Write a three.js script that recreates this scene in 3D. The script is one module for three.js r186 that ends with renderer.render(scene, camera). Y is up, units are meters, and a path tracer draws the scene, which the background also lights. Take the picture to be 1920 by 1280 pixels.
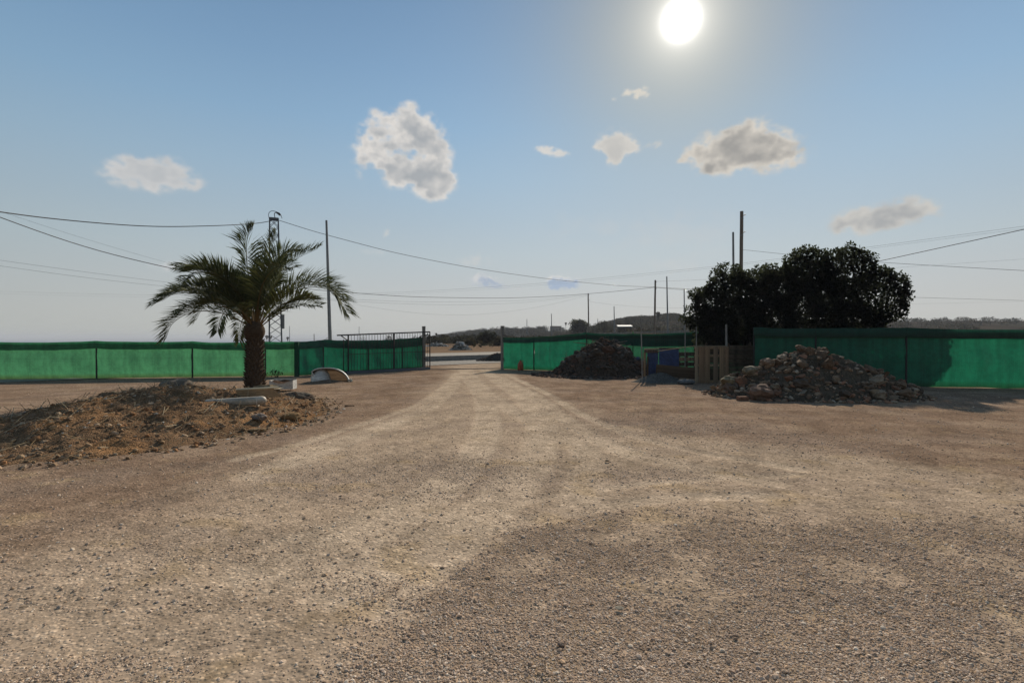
import * as THREE from 'three';
import { ImprovedNoise } from 'three/addons/math/ImprovedNoise.js';
import { mergeGeometries } from 'three/addons/utils/BufferGeometryUtils.js';
import { RoundedBoxGeometry } from 'three/addons/geometries/RoundedBoxGeometry.js';

// ---------------------------------------------------------------- camera, sky, sun, exposure
const scene = new THREE.Scene();
const EYE = 1.6, PITCH = -0.36 * Math.PI / 180, FOCAL = 961;       // FOCAL in pixels of a 1920 x 1280 frame
const camera = new THREE.PerspectiveCamera(2 * Math.atan(640 / FOCAL) * 180 / Math.PI, 1920 / 1280, 0.05, 20000);
camera.position.set(0, EYE, 0);
camera.rotation.set(PITCH, 0, 0);
const renderer = new THREE.WebGLRenderer({ antialias: true });
renderer.toneMapping = THREE.LinearToneMapping;
renderer.toneMappingExposure = 1.0;
renderer.shadowMap.enabled = true;

const SUN_AZ = 18.2 * Math.PI / 180, SUN_EL = 30.4 * Math.PI / 180; // azimuth to the right of straight ahead
const sunDir = new THREE.Vector3(Math.sin(SUN_AZ) * Math.cos(SUN_EL), Math.sin(SUN_EL), -Math.cos(SUN_AZ) * Math.cos(SUN_EL));
const sun = new THREE.DirectionalLight(new THREE.Color(1.0, 0.90, 0.76), 4.8);
sun.position.copy(sunDir).multiplyScalar(120);
sun.castShadow = true;
sun.shadow.radius = 1.2;
sun.shadow.mapSize.set(4096, 4096);
Object.assign(sun.shadow.camera, { left: -45, right: 45, top: 45, bottom: -45, near: 1, far: 300 });
scene.add(sun);
scene.fog = new THREE.FogExp2(new THREE.Color(0.90, 0.93, 1.0), 0.00032);

// ---------------------------------------------------------------- small helpers
const perlin = new ImprovedNoise();
const n3 = (x, y, z = 0.5) => perlin.noise(x, y, z);
const fbm = (x, y, z = 0.5, oct = 4) => { let s = 0, a = 0.5, f = 1; for (let i = 0; i < oct; i++) { s += a * perlin.noise(x * f + i * 17.3, y * f - i * 9.7, z * f + i * 3.1); a *= 0.5; f *= 2.03; } return s; };
const clamp = THREE.MathUtils.clamp, lerp = THREE.MathUtils.lerp, sstep = (a, b, x) => { const t = clamp((x - a) / (b - a), 0, 1); return t * t * (3 - 2 * t); };
function rng(seed) { let s = seed >>> 0; return () => { s = (s + 0x6d2b79f5) | 0; let t = Math.imul(s ^ (s >>> 15), 1 | s); t = (t + Math.imul(t ^ (t >>> 7), 61 | t)) ^ t; return ((t ^ (t >>> 14)) >>> 0) / 4294967296; }; }
const V = (x, y, z) => new THREE.Vector3(x, y, z);
const lin = (r, g, b) => new THREE.Color().setRGB(r, g, b);

// the computed sky: air and clouds only
function makeSky() {
  const W = 4096, H = 2048, data = new Float32Array(W * H * 4);
  const srgb = (c) => c.map((v) => { v /= 255; return v <= 0.04045 ? v / 12.92 : ((v + 0.055) / 1.055) ** 2.4; });
  const stops = [[-90, [150, 140, 128]], [-2, [190, 190, 186]], [0.3, [201, 201, 195]], [2.5, [200, 201, 198]], [5.5, [193, 199, 201]], [9, [184, 197, 204]], [12.5, [172, 191, 205]], [17, [158, 185, 207]], [22, [141, 175, 205]], [27, [127, 162, 196]], [33, [112, 147, 183]], [45, [104, 137, 172]], [65, [98, 126, 157]], [90, [95, 121, 150]]].map(([e, c]) => [e, srgb(c)]);
  const ramp = new Float32Array(1801 * 3);
  for (let i = 0; i <= 1800; i++) {
    const e = i / 10 - 90; let k = 0;
    while (k < stops.length - 2 && stops[k + 1][0] < e) k++;
    const t = clamp((e - stops[k][0]) / (stops[k + 1][0] - stops[k][0]), 0, 1);
    for (let c = 0; c < 3; c++) ramp[i * 3 + c] = lerp(stops[k][1][c], stops[k + 1][1][c], t);
  }
  // clouds: lobes in degrees (azimuth right of ahead, elevation), radii in degrees, weight
  const px = (x, y, rx, ry, w = 1) => { const u = (x - 960) / FOCAL, v = (634 - y) / FOCAL, q = Math.hypot(1, u); return [Math.atan(u) * 57.2958, Math.atan(v / q) * 57.2958, rx / FOCAL * 57.2958 / (q * q), ry / FOCAL * 57.2958 / (q * Math.hypot(1, v)), w]; };
  const clouds = [
    { lobes: [px(735, 244, 44, 24), px(775, 240, 26, 30), px(808, 262, 26, 26), px(818, 300, 20, 38), px(700, 282, 34, 26, 0.85), px(676, 305, 14, 34, 0.6), px(742, 318, 34, 22), px(770, 330, 34, 22), px(805, 338, 30, 28), px(835, 340, 24, 16, 0.8), px(810, 362, 20, 10, 0.7), px(720, 212, 24, 9, 0.55), px(763, 210, 9, 14, 0.6), px(745, 280, 30, 14, 0.35), px(735, 286, 14, 6, -0.2), px(778, 287, 10, 6, -0.2), px(704, 328, 20, 9, -0.6)], soft: 0.62, scale: 0.42, core: [168, 172, 176], edge: [222, 218, 213], seed: 1 },
    { lobes: [px(1152, 262, 24, 17), px(1172, 275, 22, 14), px(1150, 285, 18, 16), px(1155, 302, 12, 12, 0.8), px(1128, 276, 16, 8, 0.6), px(1185, 280, 14, 9, 0.6)], soft: 0.6, scale: 0.5, core: [196, 194, 190], edge: [216, 212, 205], seed: 2 },
    { lobes: [px(1345, 278, 40, 26), px(1395, 258, 36, 24), px(1420, 275, 40, 34), px(1375, 298, 50, 22), px(1300, 288, 24, 12, 0.7), px(1335, 318, 26, 10, 0.7), px(1470, 290, 40, 26), px(1272, 300, 12, 6, 0.5)], soft: 0.6, scale: 0.45, core: [160, 157, 153], edge: [216, 209, 198], seed: 3 },
    { lobes: [px(1020, 281, 14, 7), px(1045, 290, 20, 7)], soft: 0.6, scale: 0.6, core: [205, 205, 203], edge: [218, 215, 210], seed: 4 },
    { lobes: [px(1173, 176, 8, 6, 0.9), px(1200, 176, 16, 9), px(1152, 190, 4, 5, 0.6)], soft: 0.55, scale: 0.8, core: [212, 208, 198], edge: [228, 220, 206], seed: 5 },
    { lobes: [px(1233, 270, 11, 5, 0.8), px(1210, 276, 18, 6, 0.4)], soft: 0.45, scale: 0.6, core: [200, 200, 196], edge: [210, 207, 200], seed: 6 },
    { lobes: [px(898, 522, 16, 9), px(920, 530, 22, 9), px(945, 538, 20, 4, 0.5)], soft: 0.6, scale: 0.8, core: [170, 182, 198], edge: [212, 212, 211], seed: 7, flat: 1 },
    { lobes: [px(1042, 526, 14, 10), px(1062, 528, 18, 9), px(1052, 534, 28, 8)], soft: 0.75, scale: 0.8, core: [168, 183, 203], edge: [216, 216, 214], seed: 8, flat: 1 },
    { lobes: [px(970, 541, 14, 5, 0.7)], soft: 0.4, scale: 0.8, core: [184, 186, 190], edge: [200, 200, 200], seed: 9 },
    { lobes: [px(890, 490, 34, 12, 0.7)], soft: 0.3, scale: 0.5, core: [204, 204, 203], edge: [208, 207, 205], seed: 10 },
    { lobes: [px(725, 437, 8, 6, 0.7)], soft: 0.35, scale: 0.8, core: [206, 206, 204], edge: [208, 208, 206], seed: 11 },
    { lobes: [px(700, 470, 50, 8, 0.5), px(1260, 500, 70, 14, 0.55)], soft: 0.22, scale: 0.4, core: [206, 206, 204], edge: [208, 208, 206], seed: 12 },
    { lobes: [px(1140, 430, 160, 40, 0.5), px(1320, 450, 120, 40, 0.5)], soft: 0.16, scale: 0.2, core: [200, 202, 202], edge: [203, 204, 203], seed: 13 },
    { lobes: [px(250, 330, 60, 20), px(300, 318, 50, 22), px(340, 340, 40, 14, 0.7)], soft: 0.55, scale: 0.4, core: [184, 186, 188], edge: [208, 206, 204], seed: 14 },
    { lobes: [px(1640, 410, 70, 20), px(1700, 395, 50, 22), px(1600, 425, 44, 12, 0.7)], soft: 0.55, scale: 0.4, core: [168, 168, 168], edge: [205, 201, 194], seed: 15 },
    { lobes: [px(330, 500, 60, 10, 0.8)], soft: 0.4, scale: 0.5, core: [190, 194, 200], edge: [206, 207, 207], seed: 16 },
  ];
  // the same kind of small cumulus all the way round, so that the sky goes on outside the frame
  const rr = rng(77);
  for (let i = 0; i < 16; i++) {
    const az = 62 + i * 15 + rr() * 8, el = 10 + rr() * 22, lobes = [];
    for (let k = 0; k < 5; k++) lobes.push([az + (rr() - 0.5) * 6, el + (rr() - 0.5) * 3, 1.4 + rr() * 1.6, 0.8 + rr() * 0.8, 0.9]);
    clouds.push({ lobes, soft: 0.55, scale: 0.42, core: [176, 178, 182], edge: [214, 212, 210], seed: 20 + i });
  }
  for (const c of clouds) {
    c.core = srgb(c.core); c.edge = srgb(c.edge);
    c.box = [Math.min(...c.lobes.map((l) => l[0] - 2.2 * l[2])), Math.max(...c.lobes.map((l) => l[0] + 2.2 * l[2])), Math.min(...c.lobes.map((l) => l[1] - 2.2 * l[3])), Math.max(...c.lobes.map((l) => l[1] + 2.2 * l[3]))];
  }
  const field = (c, az, el) => {
    const w1 = fbm(az * c.scale * 0.9 + c.seed * 7.1, el * c.scale * 0.9, c.seed, 3), w2 = fbm(az * c.scale * 0.9 - c.seed * 3.3, el * c.scale * 0.9 + 40, c.seed + 5, 3);
    const a = az + w1 * 1.1 / c.scale * 0.42, e = el + w2 * 0.9 / c.scale * 0.42;
    let s = 0;
    for (const [la, le, ra, re, w] of c.lobes) { const q = ((a - la) / ra) ** 2 + ((e - le) / re) ** 2; if (q < 5) s += w * Math.exp(-q * 0.8); }
    if (s < 0.03) return 0;
    const d = fbm(az * c.scale * 2.2 + 3.3 * c.seed, el * c.scale * 3.0, c.seed * 1.7, 5);
    return s * 1.0 + d * 1.25 * Math.min(1, s * 1.5) - 0.17;
  };
  for (let row = 0; row < H; row++) {
    const up = ((row + 0.5) / H - 0.5) * Math.PI, y = Math.sin(up), cu = Math.cos(up), el = up * 57.29578, ri = clamp(Math.round((el + 90) * 10), 0, 1800) * 3;
    const live = clouds.filter((c) => el > c.box[2] && el < c.box[3]);
    for (let col = 0; col < W; col++) {
      const round = ((col + 0.5) / W - 0.5) * 2 * Math.PI, x = Math.cos(round) * cu, z = Math.sin(round) * cu;
      const g = Math.acos(clamp(x * sunDir.x + y * sunDir.y + z * sunDir.z, -1, 1)) * 57.29578;
      let r = ramp[ri], gr = ramp[ri + 1], b = ramp[ri + 2];
      const away = (1 - 0.44 * sstep(34, 125, g)) * (1 - 0.07 * sstep(20, 42, g));                     // the sky darkens away from the sun
      r *= away * (1 - 0.05 * sstep(30, 90, g)); gr *= away; b *= away;
      // aureole
      const halo = 0.50 * Math.exp(-g / 7.2) + 0.05 * Math.exp(-g / 16), near = 1.25 * Math.exp(-g / 1.3), core = 6 * Math.exp(-((g / 1.0) ** 2));
      const dim = 1 - 0.16 * Math.exp(-((g / 13) ** 2));             // greyer, less blue air close to the sun
      r = r * dim + halo * 1.0 + near + core; gr = gr * (dim - 0.20 * Math.exp(-((g / 11) ** 2))) + halo * 0.89 + near * 0.94 + core; b = b * (dim - 0.38 * Math.exp(-((g / 11) ** 2))) + halo * 0.74 + near * 0.82 + core;
      let az = Math.atan2(x, -z) * 57.29578;
      for (const c of live) {
        let a2 = az; if (a2 < -130 && c.box[1] > 180) a2 += 360;
        if (a2 < c.box[0] || a2 > c.box[1]) continue;
        const f = field(c, a2, el);
        if (f <= 0) continue;
        const alpha = sstep(-0.02, 0.85, f) * Math.min(1, c.soft * 1.6), thick = sstep(0.45, 1.5, f);
        // thick parts are greyer, thin rims pass the sunlight on
        let under = thick * 0.75 + (c.flat ? 0.8 * sstep(0.3, -0.5, (el - (c.box[2] + c.box[3]) / 2) / (c.box[3] - c.box[2]) * 2.6) : 0);
        under = clamp(under * 0.9 + 0.08 + 1.1 * fbm(az * c.scale * 1.0 + 9, el * c.scale * 1.3, c.seed + 2, 4), 0, 1);
        r = lerp(r, lerp(c.edge[0], c.core[0], under), alpha); gr = lerp(gr, lerp(c.edge[1], c.core[1], under), alpha); b = lerp(b, lerp(c.edge[2], c.core[2], under), alpha);
      }
      const o = (row * W + col) * 4; data[o] = r; data[o + 1] = gr; data[o + 2] = b; data[o + 3] = 1;
    }
  }
  const t = new THREE.DataTexture(data, W, H, THREE.RGBAFormat, THREE.FloatType);
  t.mapping = THREE.EquirectangularReflectionMapping; t.colorSpace = THREE.LinearSRGBColorSpace; t.magFilter = THREE.LinearFilter; t.minFilter = THREE.LinearFilter; t.needsUpdate = true;
  return t;
}
scene.background = makeSky();
scene.environment = scene.background;

// ---------------------------------------------------------------- naming and placing
const taken = {};
function numbered(name) { const n = (taken[name] = (taken[name] ?? -1) + 1); return n ? name + '_' + String(n).padStart(3, '0') : name; }
function tag(o, label, category, group, kind) { if (label) o.userData.label = label; if (category) o.userData.category = category; if (group) o.userData.group = group; if (kind) o.userData.kind = kind; return o; }
function thing(name, label, category, p = [0, 0, 0], turn = 0, group) { const o = new THREE.Group(); o.name = numbered(name); scene.add(o); o.position.set(...p); o.rotation.y = turn; return tag(o, label, category, group); }
function mesh(name, geo, material, parent) { const m = new THREE.Mesh(geo, material); m.name = parent ? name : numbered(name); m.castShadow = m.receiveShadow = true; (parent || scene).add(m); return m; }
function struct(name, geo, material, label) { const m = mesh(name, geo, material); m.userData.kind = 'structure'; if (label) m.userData.label = label; return m; }
// a point at distance d ahead of the camera in the direction of pixel (x, y) of the 1920 x 1280 photograph
const cp = Math.cos(PITCH), sp = Math.sin(PITCH);
function at(x, y, d) { const u = (x - 960) / FOCAL, v = (640 - y) / FOCAL, fy = v * cp + sp, fz = v * sp - cp; const k = d / -fz; return V(u * k, EYE + fy * k, -d); }
const onGround = (x, y) => { const v = (y - 634) / FOCAL; const d = EYE / v; return V((x - 960) / FOCAL * d, 0, -d); };

// ---------------------------------------------------------------- textures and materials
// periodic value noise, n cells a side
function tile(size, n, seed) {
  const r = rng(seed), g = new Float32Array(n * n).map(() => r()), out = new Float32Array(size * size);
  for (let y = 0; y < size; y++) for (let x = 0; x < size; x++) {
    const fx = x / size * n, fy = y / size * n, ix = Math.floor(fx), iy = Math.floor(fy), tx = fx - ix, ty = fy - iy, sx = tx * tx * (3 - 2 * tx), sy = ty * ty * (3 - 2 * ty);
    const a = g[(iy % n) * n + ix % n], b = g[(iy % n) * n + (ix + 1) % n], c = g[((iy + 1) % n) * n + ix % n], d = g[((iy + 1) % n) * n + (ix + 1) % n];
    out[y * size + x] = a + (b - a) * sx + (c - a) * sy + (a - b - c + d) * sx * sy;
  }
  return out;
}
function layers(size, list, seed) { const out = new Float32Array(size * size); let tot = 0; list.forEach(([n, w], i) => { const t = tile(size, n, seed + i * 31); tot += w; for (let k = 0; k < out.length; k++) out[k] += t[k] * w; }); for (let k = 0; k < out.length; k++) out[k] /= tot; return out; }
function tex(size, rgb, srgb, rep) {
  const d = new Uint8Array(size * size * 4);
  for (let i = 0; i < size * size; i++) { const c = rgb(i); for (let k = 0; k < 3; k++) d[i * 4 + k] = clamp(Math.round((Array.isArray(c) ? c[k] : c) * 255), 0, 255); d[i * 4 + 3] = 255; }
  const t = new THREE.DataTexture(d, size, size, THREE.RGBAFormat); t.wrapS = t.wrapT = THREE.RepeatWrapping; t.magFilter = THREE.LinearFilter; t.minFilter = THREE.LinearMipmapLinearFilter; t.generateMipmaps = true;
  if (srgb) t.colorSpace = THREE.SRGBColorSpace; if (rep) t.repeat.set(...rep); t.needsUpdate = true; return t;
}
// gravel: periodic worley stones
function gravel(size, n, seed) {
  const r = rng(seed), P = []; for (let i = 0; i < n * n; i++) P.push([r(), r(), 0.25 + 0.75 * r(), r()]);
  const hgt = new Float32Array(size * size), tone = new Float32Array(size * size);
  for (let y = 0; y < size; y++) for (let x = 0; x < size; x++) {
    const fx = x / size * n, fy = y / size * n, ix = Math.floor(fx), iy = Math.floor(fy); let best = -1, bt = 0.5;
    for (let j = -1; j <= 1; j++) for (let i = -1; i <= 1; i++) {
      const p = P[((iy + j + n) % n) * n + (ix + i + n) % n], dx = ix + i + p[0] - fx, dy = iy + j + p[1] - fy, h = p[2] * 0.62 - Math.sqrt(dx * dx + dy * dy);
      if (h > best) { best = h; bt = p[3]; }
    }
    hgt[y * size + x] = clamp(best * 2.2, 0, 1); tone[y * size + x] = best > 0 ? bt : 0.5;
  }
  return { hgt, tone };
}
const GS = 1024, gv = gravel(GS, 88, 5), gv2 = gravel(GS, 30, 9), gl = layers(GS, [[6, 1], [14, 1], [40, 1], [110, 1.2], [300, 1.4]], 40);
const groundMap = tex(GS, (i) => { const s = 0.80 + (gl[i] - 0.5) * 0.42 + (gv.hgt[i] > 0.05 ? (gv.tone[i] - 0.5) * 0.24 : -0.03) + (gv2.hgt[i] > 0.45 ? (gv2.tone[i] - 0.55) * 0.25 : 0); return [s, s * 0.985, s * 0.96]; }, true, [1 / 2.3, 1 / 2.3]);
const groundBump = tex(GS, (i) => clamp(0.3 * gl[i] + 0.45 * gv.hgt[i] + (gv2.hgt[i] > 0.4 ? 0.35 * gv2.hgt[i] : 0), 0, 1), false, [1 / 2.3, 1 / 2.3]);
const nz = layers(512, [[8, 1], [20, 1], [60, 1], [160, 0.8]], 90), streak = layers(512, [[5, 1], [11, 1], [37, 0.6]], 190);
const M = (r, g, b, rough = 0.9, o = {}) => new THREE.MeshPhysicalMaterial({ specularIntensity: rough >= 0.85 ? 0.2 : 1, color: lin(r, g, b), roughness: rough, side: THREE.DoubleSide, ...o });
const mottle = tex(512, (i) => { const s = 0.86 + (nz[i] - 0.5) * 0.6; return [s, s * 0.99, s * 0.97]; }, true);
const mottleBump = tex(512, (i) => nz[i], false);
const grain = tex(512, (i) => { const y = Math.floor(i / 512), x = i % 512, a = streak[(Math.floor(y / 24) * 512 + x) % 262144], s = 0.82 + (a - 0.5) * 0.75 + (nz[(y % 512) * 512 + (x * 3) % 512] - 0.5) * 0.25; return [s, s * 0.97, s * 0.93]; }, true);
const weave = tex(512, (i) => { const y = Math.floor(i / 512), x = i % 512, dust = Math.max(0, 1 - y / 70) * (0.5 + 0.6 * nz[i]), seam = y % 128 < 2 ? -0.1 : 0, s = seam - dust * 0.25 + 0.86 + (streak[(Math.floor(y / 40) * 512 + x) % 262144] - 0.5) * 0.34 + (nz[i] - 0.5) * 0.30 + ((x % 16) < 2 ? -0.08 : 0); return [s + dust * 0.35, s, s * (1 - 0.2 * dust)]; }, true);
const mat = {
  ground: new THREE.MeshPhysicalMaterial({ specularIntensity: 0, vertexColors: true, map: groundMap, bumpMap: groundBump, bumpScale: 0.009, roughness: 0.97, side: THREE.DoubleSide }),
  soil: new THREE.MeshPhysicalMaterial({ specularIntensity: 0, vertexColors: true, map: groundMap, bumpMap: groundBump, bumpScale: 0.025, roughness: 1, side: THREE.DoubleSide }),
  stone: M(1, 1, 1, 0.92, { map: mottle, bumpMap: mottleBump, bumpScale: 0.012 }),
  pebble: new THREE.MeshPhysicalMaterial({ color: lin(1, 1, 1), roughness: 0.95, specularIntensity: 0 }),
  concrete: M(0.27, 0.26, 0.245, 0.92, { map: mottle, bumpMap: mottleBump, bumpScale: 0.004 }),
  paleRoad: M(0.40, 0.36, 0.31, 0.95, { map: mottle }),
  asphalt: M(0.33, 0.30, 0.265, 0.95, { map: mottle }),
  kerb: M(0.30, 0.285, 0.27, 0.95, { map: mottle }),
  darkSteel: M(0.028, 0.026, 0.026, 0.6, { metalness: 0.3 }),
  galva: M(0.28, 0.29, 0.30, 0.55, { metalness: 0.35, map: mottle }),
  lattice: M(0.10, 0.105, 0.115, 0.6, { metalness: 0.3 }),
  palePost: M(0.34, 0.33, 0.31, 0.85, { map: mottle }),
  poleWood: M(0.34, 0.30, 0.27, 0.9, { map: grain }),
  cable: M(0.02, 0.02, 0.022, 0.7),
  wood: M(0.42, 0.30, 0.20, 0.9, { map: grain }),
  woodPale: M(0.52, 0.41, 0.29, 0.9, { map: grain }),
  woodDark: M(0.15, 0.115, 0.085, 0.92, { map: grain }),
  blue: M(0.045, 0.085, 0.23, 0.6, { map: mottle }),
  white: M(0.80, 0.79, 0.76, 0.55, { map: mottle }),
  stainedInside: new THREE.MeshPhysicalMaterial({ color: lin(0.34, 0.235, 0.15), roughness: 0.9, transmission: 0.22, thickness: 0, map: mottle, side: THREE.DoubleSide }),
  orange: M(0.55, 0.12, 0.045, 0.6, { map: mottle }),
  bark: M(0.13, 0.10, 0.075, 0.95, { map: mottle, bumpMap: mottleBump, bumpScale: 0.02 }),
  palmBark: M(0.105, 0.075, 0.052, 1, { map: mottle }),
  petiole: M(0.22, 0.17, 0.08, 0.8),
};
const netMat = (r, g, b, tr) => new THREE.MeshPhysicalMaterial({ color: lin(r, g, b), roughness: 0.95, transmission: tr, thickness: 0, map: weave, side: THREE.DoubleSide });
mat.net = netMat(0.012, 0.19, 0.10, 0.5);
mat.netBand = netMat(0.010, 0.085, 0.052, 0.3);
mat.netDull = netMat(0.03, 0.145, 0.075, 0.5);  // duller green for the right-hand bays
mat.netSunlit = netMat(0.085, 0.33, 0.15, 0.55);  // paler copy: sun on the left bays is painted into the green
mat.netBandSunlit = netMat(0.03, 0.21, 0.085, 0.45);  // top band of those bays, likewise lightened in colour for the sun
const leafMat = (r, g, b, tr = 0.3) => new THREE.MeshPhysicalMaterial({ color: lin(r, g, b), roughness: 0.8, specularIntensity: 0.15, transmission: tr, thickness: 0, side: THREE.DoubleSide, vertexColors: true });

// ---------------------------------------------------------------- geometry helpers
function boxG(w, h, d, x = 0, y = 0, z = 0, bevel = 0.006) { const g = bevel ? new RoundedBoxGeometry(w, h, d, 1, Math.min(bevel, w / 3, h / 3, d / 3)) : new THREE.BoxGeometry(w, h, d); g.translate(x, y, z); return g; }
function barG(a, b, r, seg = 6, r2 = r) { const d = b.clone().sub(a), g = new THREE.CylinderGeometry(r2, r, d.length(), seg, 1); g.applyQuaternion(new THREE.Quaternion().setFromUnitVectors(V(0, 1, 0), d.clone().normalize())); g.translate(...a.clone().add(b).multiplyScalar(0.5).toArray()); return g; }
function flatBarG(a, b, w, t) { const d = b.clone().sub(a), L = d.length(), g = new THREE.BoxGeometry(w, L, t); const m = new THREE.Matrix4(), y = d.normalize(), z0 = Math.abs(y.z) > 0.9 ? V(1, 0, 0) : V(0, 0, 1), x = new THREE.Vector3().crossVectors(y, z0).normalize(), z = new THREE.Vector3().crossVectors(x, y); m.makeBasis(x, y, z); g.applyMatrix4(m); g.translate(...a.clone().add(b).multiplyScalar(0.5).toArray()); return g; }
const plain = (g) => { const k = g.index ? g.toNonIndexed() : g; for (const n of Object.keys(k.attributes)) if (!['position', 'normal', 'uv'].includes(n)) k.deleteAttribute(n); return k; };
const join = (list) => mergeGeometries(list.map(plain));
function rockG(seed, detail = 1, flat = 0.75, rough = 0.45) {
  const g = new THREE.IcosahedronGeometry(1, detail), p = g.attributes.position, r = rng(seed), ox = r() * 50;
  const sx = 0.8 + r() * 0.5, sz = 0.8 + r() * 0.5;
  for (let i = 0; i < p.count; i++) { const x = p.getX(i), y = p.getY(i), z = p.getZ(i), k = 1 + rough * n3(x * 1.1 + ox, y * 1.1, z * 1.1 + ox) + rough * 0.6 * n3(x * 2.3 - ox, y * 2.3, z * 2.3); p.setXYZ(i, x * k * sx, y * k * flat, z * k * sz); }
  g.computeVertexNormals(); return g;
}
function grid(nu, nv, f, colour) {          // f(u, v) -> [x, y, z, tu, tv]
  const pos = [], uv = [], col = [], idx = [];
  for (let j = 0; j <= nv; j++) for (let i = 0; i <= nu; i++) { const q = f(i / nu, j / nv); pos.push(q[0], q[1], q[2]); uv.push(q[3] ?? q[0], q[4] ?? q[2]); if (colour) col.push(...colour(q)); }
  for (let j = 0; j < nv; j++) for (let i = 0; i < nu; i++) { const a = j * (nu + 1) + i, b = a + 1, c = a + nu + 1, d = c + 1; idx.push(a, b, c, b, d, c); }
  const g = new THREE.BufferGeometry(); g.setAttribute('position', new THREE.Float32BufferAttribute(pos, 3)); g.setAttribute('uv', new THREE.Float32BufferAttribute(uv, 2)); if (colour) g.setAttribute('color', new THREE.Float32BufferAttribute(col, 3));
  g.setIndex(idx); g.computeVertexNormals(); return g;
}
function instanced(name, geo, material, list, parent, kind = 'stuff') {   // list of [matrix, colour]
  const m = new THREE.InstancedMesh(geo, material, list.length); m.name = parent ? name : numbered(name); m.userData.kind = kind; m.castShadow = m.receiveShadow = true;
  list.forEach(([q, c], i) => { m.setMatrixAt(i, q); m.setColorAt(i, c); });
  (parent || scene).add(m); return m;
}
const _e = new THREE.Euler(), _q = new THREE.Quaternion();
const mtx = (x, y, z, rx, ry, rz, sx, sy = sx, sz = sx) => new THREE.Matrix4().compose(V(x, y, z), _q.setFromEuler(_e.set(rx, ry, rz)), V(sx, sy, sz));

// ---------------------------------------------------------------- terrain
const ROAD_P = V(-5.8, 0, -35), ROAD_DIR = V(5.2, 0, -4.4).normalize(), ROAD_N = V(4.4, 0, 5.2).normalize();  // foot of the far kerb; N points back to the yard
const roadOffset = (x, z) => (x - ROAD_P.x) * ROAD_N.x + (z - ROAD_P.z) * ROAD_N.z;                       // > 0 towards the camera
const KERB = 0.34;
function ridge(a) {   // height of the hills as seen along tan(azimuth) a
  return 10.5 * sstep(0.0, 0.30, a) + 4.2 * Math.exp(-(((a - 0.312) / 0.028) ** 2)) + 2.4 * sstep(-0.2, 0.02, a) + 3.0 * Math.exp(-(((a - 0.23) / 0.05) ** 2));
}
function farHeight(x, z) {
  const d = Math.max(1, -z), R = Math.hypot(x, z); if (R < 40 || z > -10) return R < 40 ? 0 : 0;
  const a = x / d;
  const hill = ridge(Math.min(a, 0.6)) * sstep(140, 430, d) * (1 - 0.55 * sstep(520, 1500, d));
  const low = -26 * sstep(-0.10, -0.34, a) * sstep(120, 650, R) - 26 * sstep(-0.34, -0.10, a) * 0 ;
  const left = -24 * sstep(90, 600, R) * sstep(-0.14, -0.30, a);
  const bump = fbm(x * 0.012, z * 0.012, 2.2, 4) * 5 * sstep(120, 400, d) * sstep(-0.2, 0.1, a);
  const bank = 2.1 * sstep(50, 84, d) * sstep(0.10, 0.24, a);
  return hill + left + bump + bank + (low && left ? 0 : 0);
}
function nearRelief(x, z) {
  const d = Math.hypot(x, z), f = 1 - sstep(14, 27, d); if (f <= 0) return 0;
  let h = 0.035 * fbm(x * 0.6, z * 0.6, 7, 3) + 0.010 * fbm(x * 3.1, z * 3.1, 3, 2);
  if (d < 14) h += 0.006 * n3(x * 9, z * 9, 1) * (1 - sstep(8, 14, d));
  if (d < 22 && d > 2) { const t = trackAt(x, z); h = h * (1 - 0.5 * t) - 0.012 * t; }
  return h * f;
}
function groundHeight(x, z) {
  const off = roadOffset(x, z), up = off < 0 ? KERB * sstep(-1.5, -4.5, off) : 0;
  return nearRelief(x, z) + farHeight(x, z) + up - (off >= 0 && off < 0.05 ? 0 : 0);
}
// tyre tracks: polylines on the ground (x, distance), half width
const trackPts = (l) => new THREE.CatmullRomCurve3(l.map(([x, y]) => onGround(x, y))).getPoints(60);
const tracks = [
  [trackPts([[868, 692], [880, 712], [905, 745], [912, 800], [850, 900], [640, 1010], [480, 1075]]), 0.22],
  [trackPts([[905, 692], [935, 716], [985, 752], [1010, 800], [990, 870], [860, 980], [640, 1110]]), 0.22],
  [trackPts([[880, 692], [900, 722], [960, 770], [1085, 835], [1100, 880], [1075, 960]]), 0.2],
  [trackPts([[930, 705], [1000, 740], [1065, 790], [1180, 850], [1440, 905]]), 0.2],
  [trackPts([[860, 700], [840, 730], [790, 770], [690, 810], [560, 860], [480, 890]]), 0.24],
  [trackPts([[1050, 800], [980, 880], [930, 925], [880, 960]]), 0.15],
  [trackPts([[875, 692], [890, 716], [920, 752], [930, 806], [872, 905], [690, 1030], [500, 1110]]), 0.08],
  [trackPts([[862, 692], [872, 712], [892, 742], [896, 796], [830, 890], [620, 990], [480, 1030]]), 0.09],
  [trackPts([[912, 692], [946, 716], [1004, 752], [1034, 800], [1020, 880], [900, 1010], [720, 1150]]), 0.09],
  [trackPts([[945, 700], [1020, 735], [1110, 785], [1250, 835], [1500, 880]]), 0.12],
  [trackPts([[855, 700], [828, 728], [770, 764], [660, 800], [540, 838], [440, 862]]), 0.10],
  [trackPts([[1440, 930], [1250, 935], [1080, 960], [900, 1000]]), 0.12],
  [trackPts([[1500, 890], [1300, 900], [1130, 915], [960, 950], [800, 1010]]), 0.08],
].map(([pts, w]) => { const b = new THREE.Box3().setFromPoints(pts).expandByScalar(0.8); return { pts, w, b }; });
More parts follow.
